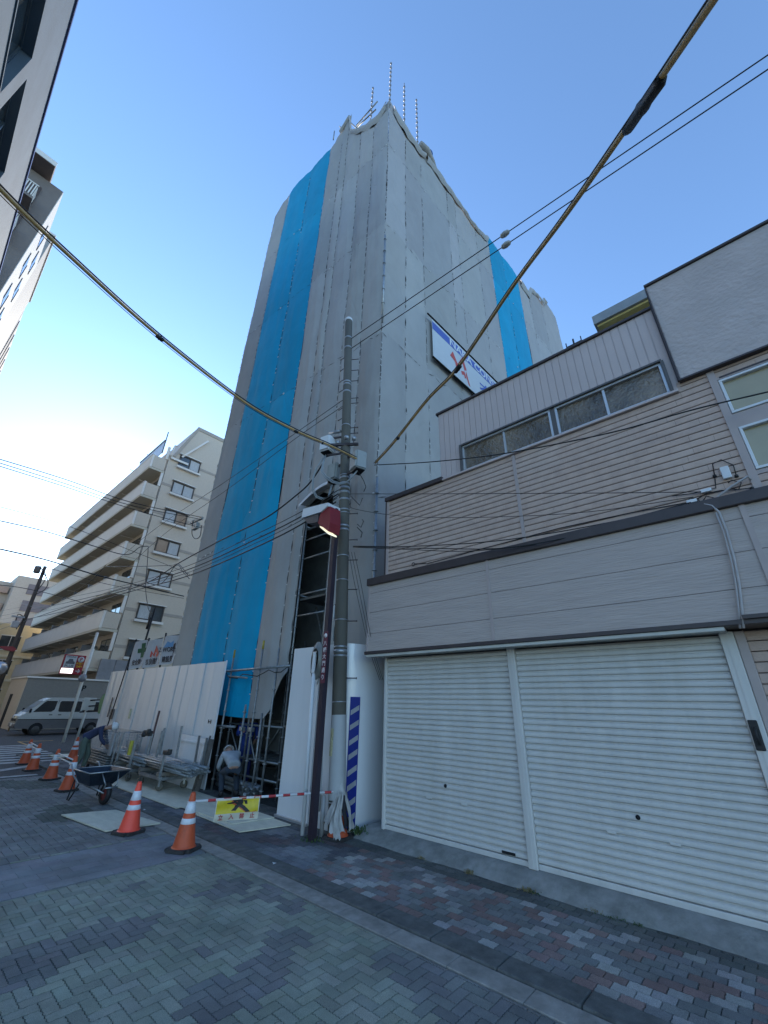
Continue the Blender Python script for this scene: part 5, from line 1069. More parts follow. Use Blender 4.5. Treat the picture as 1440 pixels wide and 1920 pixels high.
for k in range(7):
    tz = 20.43-2.62*k; yE = 59.6 - (0.0 if k else 0.0)
    pa = MB(); pa.box(8.55,8.70,GY,yE,tz-1.12,tz); pa.box(8.52,8.73,GY-0.02,yE,tz,tz+0.06); pa.build('balcony_parapet', mBal, apt)
    pa = MB(); pa.box(8.71,9.68,GY+0.002,GY+0.14,tz-1.10,tz-0.002); pa.build('balcony_end', mTile, apt)
    pa = MB(); pa.box(8.56,9.745,GY+0.005,yE-0.01,tz-1.30,tz-1.125); pa.build('balcony_slab', mSoff, apt)
    if k < 7:
        bxp('balcony_post', mBal, apt, (9.55,9.74,GY+0.01,GY+0.16,tz+0.07,tz+1.31))
        for j in range(6):                                  # party screens, windows, air conditioners
            y = GY+3.6+j*4.1
            bxp('party_screen', M('screen_grey',(0.20,0.21,0.22),0.5), apt, (8.75,9.74,y,y+0.05,tz-1.05,tz+0.62 if k > 3 else tz+0.25))
            w_ = bxp('balcony_window', mGl, apt, (9.70,9.745,y-2.9,y-0.9,tz-0.9,tz+0.95)); bxp('frame', mWF, w_, (9.68,9.70,y-1.93,y-1.87,tz-0.9,tz+0.95),(9.68,9.70,y-2.95,y-2.9,tz-0.9,tz+0.95),(9.68,9.70,y-0.9,y-0.85,tz-0.9,tz+0.95))
            a_ = MB(); a_.bbox(9.3,9.62,y-0.78,y-0.08,tz-0.15+0.25*(j%2),tz+0.42+0.25*(j%2),0.03); ac = a_.build('air_conditioner', M('ac_cream',(0.42,0.40,0.33),0.5), apt)
            a_ = MB(); a_.lathe([(0,0.01),(0.2,0.01),(0.2,0)], (9.3,y-0.43,tz+0.13+0.25*(j%2)), 14, 0, (-1,0,0)); a_.build('fan', mWF, ac)
            bxp('ceiling_pipe', mBal, apt, (8.75,9.7,y-0.9,y-0.86,tz+1.22,tz+1.27))
mBlk = {}
def aw(x0, x1, z1, k):
    h = 1.12; fr_ = MB(); X = GY-0.10
    for b_ in ((x0,x1,X,GY+0.02,z1-0.08,z1),(x0,x1,X,GY+0.02,z1-h,z1-h+0.08),(x0,x0+0.09,X,GY+0.02,z1-h+0.08,z1-0.08),(x1-0.09,x1,X,GY+0.02,z1-h+0.08,z1-0.08),((x0+x1)/2-0.05,(x0+x1)/2+0.05,X+0.01,GY+0.02,z1-h+0.08,z1-0.08)): fr_.box(*b_)
    f = fr_.build('window', mWF, apt); c = (x0+x1)/2
    for i, (a, b_) in enumerate(((x0+0.095,c-0.055),(c+0.055,x1-0.095))):
        bxp('pane', (mGl, mCurt)[1 if (k*2+i) % 3 else 0], f, (a,b_,GY-0.06,GY-0.05,z1-h+0.085,z1-0.085))
    bxp('sill', mBal, f, (x0-0.1,x1+0.1,GY-0.28,GY-0.001,z1-h-0.20,z1-h-0.03)); bxp('hood', mBal, f, (x0-0.1,x1+0.05,GY-0.25,GY-0.001,z1+0.03,z1+0.09))
for k in range(7):
    z1 = 5.62+2.63*k; aw(10.62,12.48,z1,k); aw(14.35,16.2,z1,k+1)
# roof parapet glass and drain pipe
bxp('glass_screen', M('screen_blue', (0.35,0.42,0.50), 0.3, var=0.1), apt, (9.2,9.25,GY+0.3,GY+6,21.05,22.3)); bxp('screen_rail', mWF, apt, (9.15,9.3,GY+0.25,GY+6,22.3,22.36)); bxp('screen_post', mWF, apt, (9.2,9.27,GY+0.2,GY+0.27,21.0,23.2))
bxp('roof_coping', mBal, apt, (8.6,9.76,GY,59,20.5,20.6)) if False else None
m = MB(); m.tube([(9.95,GY-0.1,20.6),(9.9,GY-0.12,21.6),(9.98,GY-0.12,22.0),(10.15,GY-0.05,22.05)], 0.07, 8); m.build('vent_pipe', mBal, apt)
bxp('gable_beam', mBal, apt, (9.9,11.4,GY-0.22,GY-0.065,20.62,20.80)); m = MB(); m.bar((10.75,GY-0.12,21.2),(12.6,GY-0.12,23.9),0.16,0.16); m.build('raking_beam', mBal, apt)
# walled car court before it
cw_ = thing('courtyard_wall', 'grey tiled high wall with white coping behind the van', 'wall', (5.65,34,0))
mTileG = M('grey_tile', (0.20,0.19,0.17), 0.6, var=0.08, vs=3, bump=0.4, bs=12, stretch=(3,3,5))
bxp('wall', mTileG, cw_, (5.65,16,33.6,33.95,0,2.80)); bxp('side_wall', mTile, cw_, (5.62,5.64,33.6,38.6,0,2.8),(5.64,5.95,33.95,38.6,0,2.8)); bxp('coping', mBal, cw_, (5.56,16,33.52,34.0,2.805,2.90),(5.56,6.0,34.0,38.7,2.805,2.90)); bxp('doorway', mDark, cw_, (5.60,5.63,36.2,37.0,0,1.9))
bxp('utility_cabinet', M('cab_grey2',(0.22,0.22,0.23),0.5), cw_, (9.2,10.1,33.7,33.9,2.92,4.2),(10.13,11.0,33.7,33.9,2.92,4.2))
# far buildings at the left
cr = thing('cream_building', 'cream rendered low building at the far left end of the street', 'building', (0,62,0)); Y = 62
a = gy(-60,1160,Y); b_ = gy(62,1165,Y); mCr = M('cream_render', (0.62,0.52,0.33), 0.7, var=0.05); mCr2 = M('cream_band', (0.66,0.60,0.45), 0.7)
bxp('wall', mCr, cr, (a.x-6,b_.x+2.5,Y,Y+14,0,a.z)); 
for z in (3.2,5.6): bxp('floor_band', mCr2, cr, (a.x-6,b_.x+2.52,Y-0.12,Y-0.002,z,z+0.25))
for i in range(5):
    for z in (1.0,3.9,6.4):
        x = a.x-2+i*2.6
        w_ = bxp('window', mGl, cr, (x,x+1.7,Y-0.05,Y-0.003,z,z+1.4)); bxp('frame', mBal, w_, (x-0.08,x+1.78,Y-0.1,Y-0.05,z-0.1,z),(x-0.08,x+1.78,Y-0.1,Y-0.05,z+1.4,z+1.5),(x+0.82,x+0.88,Y-0.09,Y-0.052,z,z+1.4))
Y = 95; ft = thing('far_apartment_tower', 'distant mid rise with mauve panels and pale balconies behind the leaning pole', 'building', (0,Y,0)); mMv = M('mauve_panel',(0.17,0.145,0.15),0.7,var=0.06); mPal = M('pale_far',(0.42,0.36,0.30),0.7,var=0.08)
q0 = gy(38,1082,Y); q1 = gy(130,1098,Y); q2 = gy(-40,1170,Y)
bxp('wall', mPal, ft, (q0.x-0.3,q1.x+6,Y,Y+12,0,q0.z+0.3))
bxp('stair_wing', mPal, ft, (q0.x-6,q0.x-0.3,Y+4,Y+14,0,q0.z-0.4))
for k in range(7):
    z = q0.z-2.0-k*2.9
    bxp('panel', mMv, ft, (q0.x+1.6,q1.x+5,Y-0.15,Y-0.01,z-0.7,z+1.1)); bxp('balcony', M('far_balcony',(0.40,0.28,0.22),0.7), ft, (q0.x-6.2,q0.x-0.5,Y+3.2,Y+3.98,z-0.5,z+0.6)); 
    w_ = bxp('window', mGl, ft, (q0.x+9,q0.x+10,Y-0.2,Y-0.151,z-0.2,z+0.8))
    bxp('column', mBal, ft, (q0.x-3.4,q0.x-3.2,Y+3.0,Y+3.18,z-1.2,z+1.6))
# yellowish building behind the shop
ye = thing('yellow_building', 'pale yellow roofed building peeking over the shop parapet', 'building', (12,1,0)); X = 12
mYel = M('yellow_render',(0.50,0.40,0.15),0.7,var=0.06); mMet = M('roof_metal',(0.28,0.29,0.29),0.5,0.3)
p0 = gx(1117,600,X); p1 = gx(1119,613,X)
bxp('soffit', mYel, ye, (X,20,-9,p0.y,p1.z-0.02,p1.z+0.06)); bxp('roof_slab', mMet, ye, (X-0.1,20.1,-9,p0.y+0.08,p1.z+0.065,p0.z+0.12)); bxp('wall', mYel, ye, (X+1.6,20,-9,p0.y-1.2,0,p1.z-0.025))
m = MB(); m.tube([(X+0.3,p0.y-0.35,p1.z-3),(X+0.3,p0.y-0.35,p1.z-0.02)], 0.05, 8); m.build('post', mBal, ye)
an = thing('roof_antenna', 'small dark antenna cluster far behind the shop roof', 'antenna', tuple(gx(1078,652,16))); c = gx(1078,652,16)
m = MB(); m.tube([c-Vector((0,0,4)), c+Vector((0,0,0.55))], 0.04, 6); m.build('mast', mWF, an)
for dz, r in ((0.25,0.25),(0.0,0.18)):
    m = MB(); m.tube([c+Vector((0,-0.35,dz)), c+Vector((0,0.35,dz))], 0.025, 6)
    for s in (-0.33,0,0.33): m.tube([c+Vector((0,s,dz-r*0.6)), c+Vector((0,s,dz+r))], 0.025, 6)
    m.build('crossarm', mWF, an)

# ------------------------------------------------------------------ buildings along the left side
la = thing('blue_grey_building', 'blue grey rendered building with deep square windows at the upper left edge', 'building', (-3,12,0)); XA = -3.0
mRen = M('blue_render', (0.095,0.135,0.175), 0.8, var=0.12, vs=0.8, bump=0.5, bs=30, dirt=(0.085,0.13,0.165), dscale=0.5)
wy = [(7.0,10.5),(11.1,14.5),(15.05,18.4),(19.0,22.4)]; wz = [(15.2,17.35),(11.9,14.0),(8.6,10.7),(5.3,7.4),(1.6,3.9)]
m = MB(); yb_ = [6.8]+[v for a, b_ in wy for v in (a, b_)]+[26.0]; zb_ = [0.0]+[v for a, b_ in sorted(wz) for v in (a, b_)]+[20.35]
for i in range(len(yb_)-1):
    for j in range(len(zb_)-1):
        if i % 2 == 1 and j % 2 == 1: continue
        m.box(XA-0.45, XA, yb_[i], yb_[i+1], zb_[j], zb_[j+1])
m.box(-10, XA-0.45, 6.8, 26.0, 0, 20.35); m.build('wall', mRen, la)
bxp('roof_edge', M('roof_edge_violet',(0.10,0.10,0.20),0.4), la, (XA-0.3,XA+0.05,6.75,26.05,20.353,20.47))
for a, b_ in wy:
    for c_, d_ in wz[:3]:
        f = MB(); X0, X1 = XA-0.30, XA-0.22
        for q_ in ((a+0.002,b_-0.002,d_-0.08,d_-0.002),(a+0.002,b_-0.002,c_+0.002,c_+0.08),(a+0.002,a+0.08,c_+0.08,d_-0.08),(b_-0.08,b_-0.002,c_+0.08,d_-0.08),((a+b_)/2-0.05,(a+b_)/2+0.05,c_+0.08,d_-0.08)): f.box(X0, X1, *q_)
        fo = f.build('window', M('frame_bluegrey',(0.10,0.13,0.16),0.4,0.3), la); bxp('pane', mGl, fo, (XA-0.27,XA-0.265,a+0.08,b_-0.08,c_+0.08,d_-0.08)); bxp('sill', mRen, fo, (XA-0.2,XA+0.03,a+0.01,b_-0.01,c_-0.06,c_-0.004)) 
lb = thing('balconied_tower', 'tall building with brown balconied end and sunlit white side behind the blue grey one', 'building', (-3,26.3,0)); YB = 26.35
mBr = M('brown_render', (0.17,0.145,0.13), 0.7, var=0.06); mWh = M('white_render', (0.50,0.48,0.45), 0.6, var=0.04)
bxp('wall', mBr, lb, (-14,-3.02,YB,34,0,31.8)); bxp('side_wall', mWh, lb, (-3.015,-2.98,YB+0.02,34,0,31.85)); bxp('roof_slab', mBr, lb, (-14,-3.75,YB-1.1,34,32.0,32.4))
bxp('roof_fascia', mBal, lb, (-14,-3.72,YB-1.15,YB-1.102,32.0,32.42))
for k in range(9):
    z = 29.6-2.9*k
    bxp('balcony_slab', mBr, lb, (-14,-3.8,YB-1.1,YB-0.003,z-1.15,z-0.95)); bxp('balcony_front', M('deep_brown',(0.07,0.05,0.045),0.6), lb, (-14,-3.85,YB-0.12,YB-0.004,z-0.95,z+1.2))
    m = MB(); x = -8.0
    while x < -3.86: m.box(x, x+0.05, YB-1.08, YB-1.04, z-0.9, z+0.05); x += 0.13
    m.box(-14,-3.84,YB-1.10,YB-1.03,z+0.052,z+0.12); y = YB-1.0
    while y < YB-0.15: m.box(-3.9,-3.86,y,y+0.05,z-0.9,z+0.05); y += 0.13
    m.build('slatted_rail', mBal, lb)
    for j in range(2): w_ = bxp('side_window', mGl, lb, (-2.975,-2.96,28.2+j*2.6,29.4+j*2.6,z-0.6,z+0.6)); bxp('frame', mWF, w_, (-2.975,-2.94,28.15+j*2.6,28.199+j*2.6,z-0.65,z+0.65),(-2.975,-2.94,29.401+j*2.6,29.45+j*2.6,z-0.65,z+0.65))
lc = thing('striped_tower', 'grey tower with dark and white vertical stripes beyond the balconied one', 'building', (-3,34.1,0))
bxp('wall', M('grey_render2',(0.30,0.29,0.28),0.7,var=0.05), lc, (-14,-3.0,34.1,43.2,0,35.6)); bxp('rear_wall', mWh, lc, (-12,-3.2,43.2,62,0,36.8))
for j in range(7): bxp('dark_stripe', M('deep_brown2',(0.09,0.075,0.07),0.6), lc, (-3.19,-3.14,44.6+j*2.6,45.9+j*2.6,2,36.0))
bxp('roof_slab', mBal, lc, (-14,-2.9,34.05,43.3,35.62,35.8))

# ------------------------------------------------------------------ van parked across by the wall
vn = thing('parked_van', 'silver and grey one box van parked sideways before the tiled wall', 'van', (0,0,0))
mVs = M('van_silver', (0.50,0.52,0.50), 0.25, 0.4, var=0.03, spec=0.6); mVg = M('van_grey', (0.13,0.13,0.135), 0.35, 0.3, var=0.05)
side = [(0.05,0.42),(0.0,0.62),(0.06,0.98),(0.30,1.14),(0.98,1.80),(1.25,1.95),(1.7,1.98),(4.5,1.97),(4.66,1.85),(4.70,1.2),(4.68,0.45)]
def loft(mb, prof, w_, z0_, z1, inset=0.10):
    P = [p for p in prof if z0_-1e-6 <= p[1] <= z1+1e-6]; return P
upper = [(0.05,0.84),(0.06,0.98),(0.30,1.14),(0.98,1.80),(1.25,1.95),(1.7,1.985),(4.45,1.975),(4.62,1.88),(4.69,1.3),(4.70,0.84)]
lower = [(0.06,0.36),(0.0,0.55),(0.02,0.84),(4.70,0.84),(4.71,0.60),(4.68,0.36)]
def body(P, w_, mat, name, top_in=0.12):
    m = MB(); hw = w_/2; n = len(P); f = lambda z: hw - (top_in*max(0, (z-1.1)/0.88) if z > 1.1 else 0)
    L_ = [(x, -f(z), z) for x, z in P]; Rr = [(x, f(z), z) for x, z in P]; bvl = 0.05
    L2 = [(x, -f(z)+0.0, z) for x, z in P]
    m.add(L_+Rr, [tuple(range(n))[::-1] if False else tuple(range(n)), tuple(range(n,2*n))[::-1]] + [(i, n+i, n+(i+1)%n, (i+1)%n) for i in range(n)]); return m.build(name, mat, vn)
body(upper, 1.70, mVs, 'body'); body(lower, 1.72, mVg, 'lower_body', 0)
mVgl = glass('van_glass', (0.015,0.018,0.02), 0.04, var=0.2)
def vside(name, P, mat, par=None, o_=0.006, s=-1):
    m = MB(); f = lambda z: 0.85 - (0.12*max(0,(z-1.1)/0.88)) ; v = [(x, s*(f(z)+o_), z) for x, z in P]; m.add(v + [(a, b_-s*0.02, c_) for a, b_, c_ in v], [tuple(range(len(v))), tuple(range(len(v)))[::-1]] if False else [tuple(range(len(v)))]); return m.build(name, mat, par or vn)
for s in (-1, 1):
    vside('front_window', [(0.62,1.20),(1.48,1.22),(1.62,1.34),(1.66,1.80),(1.14,1.80),(1.02,1.70)], mVgl, s=s)
    vside('rear_window', [(1.82,1.26),(1.80,1.72),(1.86,1.80),(2.9,1.80),(2.94,1.74),(2.94,1.28),(2.88,1.22),(1.88,1.22)], mVgl, s=s)
    vside('quarter_window', [(3.05,1.24),(3.05,1.78),(4.40,1.76),(4.45,1.26)], mVgl, s=s)
    vside('trim_line', [(0.05,0.80),(4.69,0.80),(4.69,0.835),(0.05,0.835)], mDark, o_=0.014, s=s)
    vside('door_gap', [(1.72,0.50),(1.735,0.50),(1.735,1.86),(1.72,1.86)], mDark, o_=0.012, s=s)
    for x in (1.42, 1.86): m = MB(); m.bbox(x,x+0.16,s*0.858-0.012,s*0.858+0.012,1.04,1.08,0.005); m.build('door_handle', mDark, vn)
    for x in (1.0, 3.75):
        m = MB(); m.lathe([(0.0,0.10),(0.19,0.10),(0.29,0.09),(0.315,0.06),(0.315,-0.08),(0,-0.08)], (x, s*0.76, 0.315), 26, 0, (0,s,0)); w_ = m.build('wheel', mBlack, vn)
        m = MB(); m.lathe([(0,0.115),(0.05,0.115),(0.08,0.105),(0.17,0.108),(0.185,0.10)], (x, s*0.76, 0.315), 20, 0, (0,s,0)); m.build('hubcap', M('hub_dark',(0.06,0.06,0.06),0.5,0.5), w_)
        m = MB(); N = 14; v = []
        for i in range(N+1): a = math.pi*i/N; v += [(x+0.40*math.cos(a), s*0.866, 0.32+0.40*math.sin(a)), (x+0.33*math.cos(a), s*0.866, 0.32+0.33*math.sin(a))]
        m.add(v, [(2*i,2*i+1,2*i+3,2*i+2) for i in range(N)]); m.build('wheel_arch', mVg, vn)
        m = MB(); m.add([(x+0.33*math.cos(math.pi*i/12), s*0.863, 0.32+0.33*math.sin(math.pi*i/12)) for i in range(13)], [tuple(range(13))]); m.build('painted_arch_shadow', mDark, vn)  # flat dark half disc painted in for the shade inside the arch
    m = MB(); m.bbox(0.02,0.12,s*0.78-0.14*(1 if s>0 else -1)-0.14, s*0.78-0.14*(1 if s>0 else -1)+0.14, 0.86,1.0,0.03); m.build('headlight', M('lamp_glass',(0.55,0.56,0.56),0.1), vn)
    m = MB(); m.bbox(0.42,0.52,s*0.98-0.05,s*0.98+0.05,1.18,1.38,0.03); m.tube([(0.5,s*0.84,1.15),(0.47,s*0.97,1.2)],0.015,6); m.build('wing_mirror', mDark, vn)
m = MB(); wn = Vector((-0.66,0,0.68)).normalized()*0.01; m.add([(0.34+wn.x,-0.76,1.19+wn.z),(0.34+wn.x,0.76,1.19+wn.z),(0.96+wn.x,0.66,1.79+wn.z),(0.96+wn.x,-0.66,1.79+wn.z)], [(0,3,2,1)]); m.build('windscreen', M('windscreen_glass',(0.30,0.36,0.42),0.05), vn)
m = MB(); m.bbox(-0.03,0.10,-0.84,0.84,0.42,0.62,0.04); m.build('bumper', mVg, vn)
m = MB(); m.bbox(-0.012,0.03,-0.55,0.55,0.72,0.86,0.01); m.build('grille', mDark, vn)
m = MB(); m.bbox(-0.045,-0.03,-0.17,0.17,0.46,0.60,0.004); m.build('number_plate', mWhite, vn)
vn.location = (4.95, 29.4, 0); vn.scale = (0.885,0.885,0.885)
# car at the left edge
ca = thing('parked_car', 'rear of a white car with red lamp cut by the left picture edge', 'car', (0,0,0)); 
m = MB(); P = [(0,0.35),(0.02,0.85),(0.25,0.95),(0.55,1.38),(1.6,1.45),(2.5,1.0),(3.6,0.85),(3.7,0.4)]
m.add([(x,-0.8,z) for x, z in P]+[(x,0.8,z) for x, z in P], [tuple(range(8)), tuple(range(8,16))[::-1]]+[(i,8+i,8+(i+1)%8,(i+1)%8) for i in range(8)]); m.build('body', mWhite, ca)
m = MB(); m.add([(0.27,-0.68,0.98),(0.27,0.68,0.98),(0.53,0.6,1.34),(0.53,-0.6,1.34)], [(0,3,2,1)]); m.add([(0.60,-0.805,1.0),(1.9,-0.805,1.0),(1.5,-0.80,1.38),(0.75,-0.80,1.36)],[(0,1,2,3)]); m.build('window', mVgl, ca)
for s in (-1,1):
    m = MB(); m.bbox(-0.01,0.05,s*0.66-0.12,s*0.66+0.12,0.66,0.84,0.02); m.build('tail_lamp', M('tail_red',(0.4,0.02,0.02),0.3), ca)
    for x in (0.75,2.95): m = MB(); m.lathe([(0,0.09),(0.18,0.09),(0.28,0.08),(0.30,0.05),(0.30,-0.05),(0,-0.05)], (x,s*0.72,0.3), 22, 0, (0,s,0)); m.build('wheel', mBlack, ca)
ca.location = (5.0, 47.0, 0); ca.rotation_euler = (0,0,R_(100)); ca.scale = (0.9,)*3
# yellow bent tube guard
m = MB(); m.tube([gy(15,1372,31),gy(20,1358,31),gy(30,1352,31),gy(60,1352,31.2)], 0.035, 8); tag(m.build('tube_guard', M('guard_ochre',(0.30,0.20,0.10),0.5)), 'ochre bent tube guard standing at the front of the van', 'guard rail')

# ------------------------------------------------------------------ parking sign on a slanting white post
ps = thing('parking_sign', 'red and white car park sign on a tall pale post before the van', 'sign', (6.0,23.84,0))
m = MB(); a = Vector((6.0,23.84,0)); b_ = gx(183,1186,6.0); m.tube([a, b_], 0.06, 12); m.build('post', mBal, ps)
zt = gy(140,1226,23.7).z; zb2 = gy(140,1266,23.7).z
P0 = gy(129,1227,23.7); P1 = gy(162,1229,23.7); P2 = gy(120,1264,23.7); u_ = Vector((P1.x-P0.x,0,0)); x0 = P2.x-0.22; x1 = x0+1.02*(P1.x-P0.x)+0.15; z1 = P0.z; z0_ = z1-(P0.z-P2.z)*1.0
mSR = M('sign_red',(0.28,0.012,0.025),0.4,var=0.05); mSW = M('sign_white',(0.5,0.5,0.5),0.4); W_ = x1-x0; H_ = z1-z0_; yS = 23.66
m = MB(); m.bbox(x0,x1,yS,yS+0.06,z0_,z1,0.02); m.build('panel', mSR, ps)
F = lambda u, v: Vector((x0+W_*u, yS-0.004, z0_+H_*v))
def rect(m, u0, u1, v0, v1, o_=0.0): m.add([F(u0,v0)+Vector((0,-o_,0)),F(u1,v0)+Vector((0,-o_,0)),F(u1,v1)+Vector((0,-o_,0)),F(u0,v1)+Vector((0,-o_,0))], [(0,1,2,3)])
m = MB(); rect(m,0.08,0.60,0.34,0.94); m.build('white_field', mSW, ps)
m = MB(); m.prism([F(*p)+Vector((0,-0.004,0)) for p in ((0.14,0.52),(0.16,0.64),(0.22,0.66),(0.27,0.78),(0.43,0.78),(0.48,0.66),(0.54,0.64),(0.56,0.52))], (0,-0.004,0)); m.build('car_symbol', M('symbol_grey',(0.10,0.09,0.11),0.5), ps)
m = MB(); add_text(m,'PARKING',F(0.34,0.88)+Vector((0,-0.004,0)),(1,0,0),(0,0,1),H_*0.10,0,0.002,0.002); add_text(m,'PLUS',F(0.34,0.42)+Vector((0,-0.004,0)),(1,0,0),(0,0,1),H_*0.16,0,0.002,0.004,sx=1.2); m.build('white_field_lettering', MATS['symbol_grey'], ps)
m = MB(); m.lathe([(0,0.003),(H_*0.15,0.003),(H_*0.15,0)], F(0.80,0.78), 24, 0, (0,-1,0)); m.build('disc', mSW, ps)
m = MB(); add_text(m,'P',F(0.80,0.78)+Vector((0,-0.006,0)),(1,0,0),(0,0,1),H_*0.24,0,0.002,0.006); m.build('disc_letter', mSR, ps)
m = MB(); add_text(m,'時間貸',F(0.80,0.56)+Vector((0,-0.003,0)),(1,0,0),(0,0,1),H_*0.12,0,0.002,0.002); add_text(m,'24H',F(0.80,0.42)+Vector((0,-0.003,0)),(1,0,0),(0,0,1),H_*0.16,0,0.002,0.004); m.build('yellow_lettering', M('sign_yellow',(0.6,0.35,0.02),0.5), ps)
m = MB(); rect(m,0.05,0.58,0.05,0.30); pl = m.build('lit_panel', emit('lit_white',(1,1,1),0.55), ps)
m = MB(); add_text(m,'空車',F(0.31,0.17)+Vector((0,-0.003,0)),(1,0,0),(0,0,1),H_*0.2,0,0.002,0.003); m.build('lettering', M('letter_pale',(0.75,0.75,0.78),0.5), pl)
m = MB(); add_text(m,'→',F(0.80,0.18)+Vector((0,-0.003,0)),(1,0,0),(0,0,1),H_*0.30,0,0.002,0.006); m.build('arrow', mSW, ps)
c = gx(155,1271,5.9); m = MB(); m.lathe([(0,0.02),(0.17,0.02),(0.18,0.0),(0.17,-0.01),(0,-0.01)], c, 24, 0, (0.2,-1,0)); m.build('round_disc', M('disc_grey',(0.22,0.21,0.22),0.4,0.3), ps)
m = MB(); c = gx(153,1291,5.98); add_text(m,'P',c+Vector((0.05,-0.12,0)),(1,0,0),(0,0,1),0.32,0,0.01,0.01); m.build('small_letter', mDark, ps)
m = MB(); c = gx(167,1320,6.3); m.bbox(c.x-0.25,c.x+0.25,c.y,c.y+0.05,c.z-0.25,c.z+0.25,0.02); m.tube([(c.x,c.y+0.1,c.z),(c.x-0.05,c.y+0.1,0)],0.05,10); tag(m.build('notice_board', M('notice_white',(0.5,0.5,0.46),0.5)), 'small pale notice board on a post behind the parking sign', 'sign')
m = MB()
for dz in (0,0.22,0.45): m.bar(gx(150,1335,6.2)+Vector((0,0,dz)), gx(195,1333,6.6)+Vector((0,0,dz)), 0.05, 0.05)
tag(m.build('dark_barrier', mDark), 'dark horizontal boards of a barrier by the rear of the van', 'barrier')
m = MB(); q = lambda x, y: gx(x, y, 5.62)
m.prism([q(*p) for p in ((183,1338),(187,1312),(194,1302),(205,1297),(201,1322),(199,1336))], (0.3,0.1,0)); tag(m.build('green_tarp', M('tarp_green',(0.012,0.16,0.055),0.5,var=0.2,vs=3)), 'green tarpaulin hump at the far left end of the hoarding', 'tarpaulin')

# ------------------------------------------------------------------ three flags over the hoarding
mFlag = M('flag_white',(0.50,0.52,0.55),0.8,var=0.06,vs=5)
def flag(label, c4, draw, pole_px):
    A, B, C_, D = [gx(x, y, 5.62) for x, y in c4]            # top-left, top-right, bottom-right, bottom-left
    t = thing('flag', label, 'flag', tuple(A), 'flags above the hoarding')
    def fp(u, v, o_=0.0): return A.lerp(B, u).lerp(D.lerp(C_, u), v) + Vector((-0.05*math.sin(u*5+v*2)-o_, 0, 0))
    m = MB(); N = 12; m.add([fp(i/N, j/N) for j in range(N+1) for i in range(N+1)], [(j*(N+1)+i, j*(N+1)+i+1, (j+1)*(N+1)+i+1, (j+1)*(N+1)+i) for j in range(N) for i in range(N)], 0, True); m.build('cloth', mFlag, t)
    draw(t, fp)
    m = MB(); top_ = fp(0,0)+Vector((0,0,0.12)); m.tube([top_, gx(*pole_px, 5.62)], 0.028, 8); m.tube([fp(0,0)+Vector((0,0,0.01)), fp(1,0)+Vector((0,0,0.01))], 0.012, 6); m.build('flagpole', mCable, t)
def poly(t, fp, P, mat, name):
    m = MB(); v = [fp(u, w_, 0.012) for u, w_ in P]; m.add(v, [tuple(range(len(v)))]); m.build(name, mat, t)
def txt(t, fp, s, u, v, size, mat, name='lettering'):
    m = MB(); r = (fp(u+0.1,v)-fp(u-0.1,v)).normalized(); up = (fp(u,v-0.1)-fp(u,v+0.1)).normalized(); add_text(m, s, fp(u, v, 0.03), r, up, size, 0, 0.002, 0.003); m.build(name, mat, t)
mG = M('cross_green',(0.01,0.10,0.045),0.7); mRd = MATS['banner_red']; mBk = M('ink_black',(0.03,0.03,0.04),0.7); mSky = M('ink_blue',(0.15,0.32,0.55),0.7)
def d1(t, fp):
    c = (0.68,0.38); a = 0.10; b2 = 0.27; P = [(c[0]-a,c[1]-b2),(c[0]+a,c[1]-b2),(c[0]+a,c[1]-a*0.8),(c[0]+b2,c[1]-a*0.8),(c[0]+b2,c[1]+a*0.8),(c[0]+a,c[1]+a*0.8),(c[0]+a,c[1]+b2),(c[0]-a,c[1]+b2),(c[0]-a,c[1]+a*0.8),(c[0]-b2,c[1]+a*0.8),(c[0]-b2,c[1]-a*0.8),(c[0]-a,c[1]-a*0.8)]
    poly(t, fp, P, mG, 'green_cross'); txt(t, fp, '安全第一', 0.5, 0.80, 0.20, mBk)
def d2(t, fp):
    poly(t, fp, [(0.35,0.62),(0.42,0.40),(0.52,0.55),(0.66,0.22),(0.86,0.55),(0.78,0.66),(0.64,0.45),(0.56,0.66),(0.46,0.52),(0.42,0.66)], mRd, 'emblem'); poly(t, fp, [(0.64,0.56),(0.74,0.52),(0.76,0.64),(0.66,0.68)], mRd, 'emblem'); txt(t, fp, '奈良建設', 0.5, 0.82, 0.22, mBk)
def d3(t, fp):
    poly(t, fp, [(0.15,0.42),(0.38,0.20),(0.55,0.26),(0.70,0.18),(0.66,0.40)], mSky, 'blue_arc'); txt(t, fp, 'Z WORK', 0.42, 0.50, 0.20, mBk); poly(t, fp, [(0.72,0.30),(0.84,0.28),(0.82,0.42),(0.92,0.50),(0.80,0.50),(0.90,0.72),(0.80,0.56),(0.68,0.74),(0.74,0.50),(0.66,0.46)], mBk, 'figure'); txt(t, fp, '建設業', 0.45, 0.84, 0.20, mBk)
flag('white flag with a green cross, leftmost above the hoarding', ((254,1205),(279,1198),(268,1248),(243,1256)), d1, (232,1280))
flag('white flag with a red emblem, middle one above the hoarding', ((278,1203),(303,1196),(298,1247),(269,1253)), d2, (262,1290))
flag('white flag with black lettering and blue arc, rightmost above the hoarding', ((310,1194),(334,1190),(326,1243),(301,1247)), d3, (296,1270))
m = MB(); m.tube([gx(291,1140,5.7), gx(270,1210,5.7), gx(255,1262,5.7)], 0.035, 8); m.tube([gx(283,1158,5.75), gx(276,1180,5.75)], 0.06, 6); tag(m.build('dark_mast', mCable), 'short dark mast standing behind the white flags', 'mast')

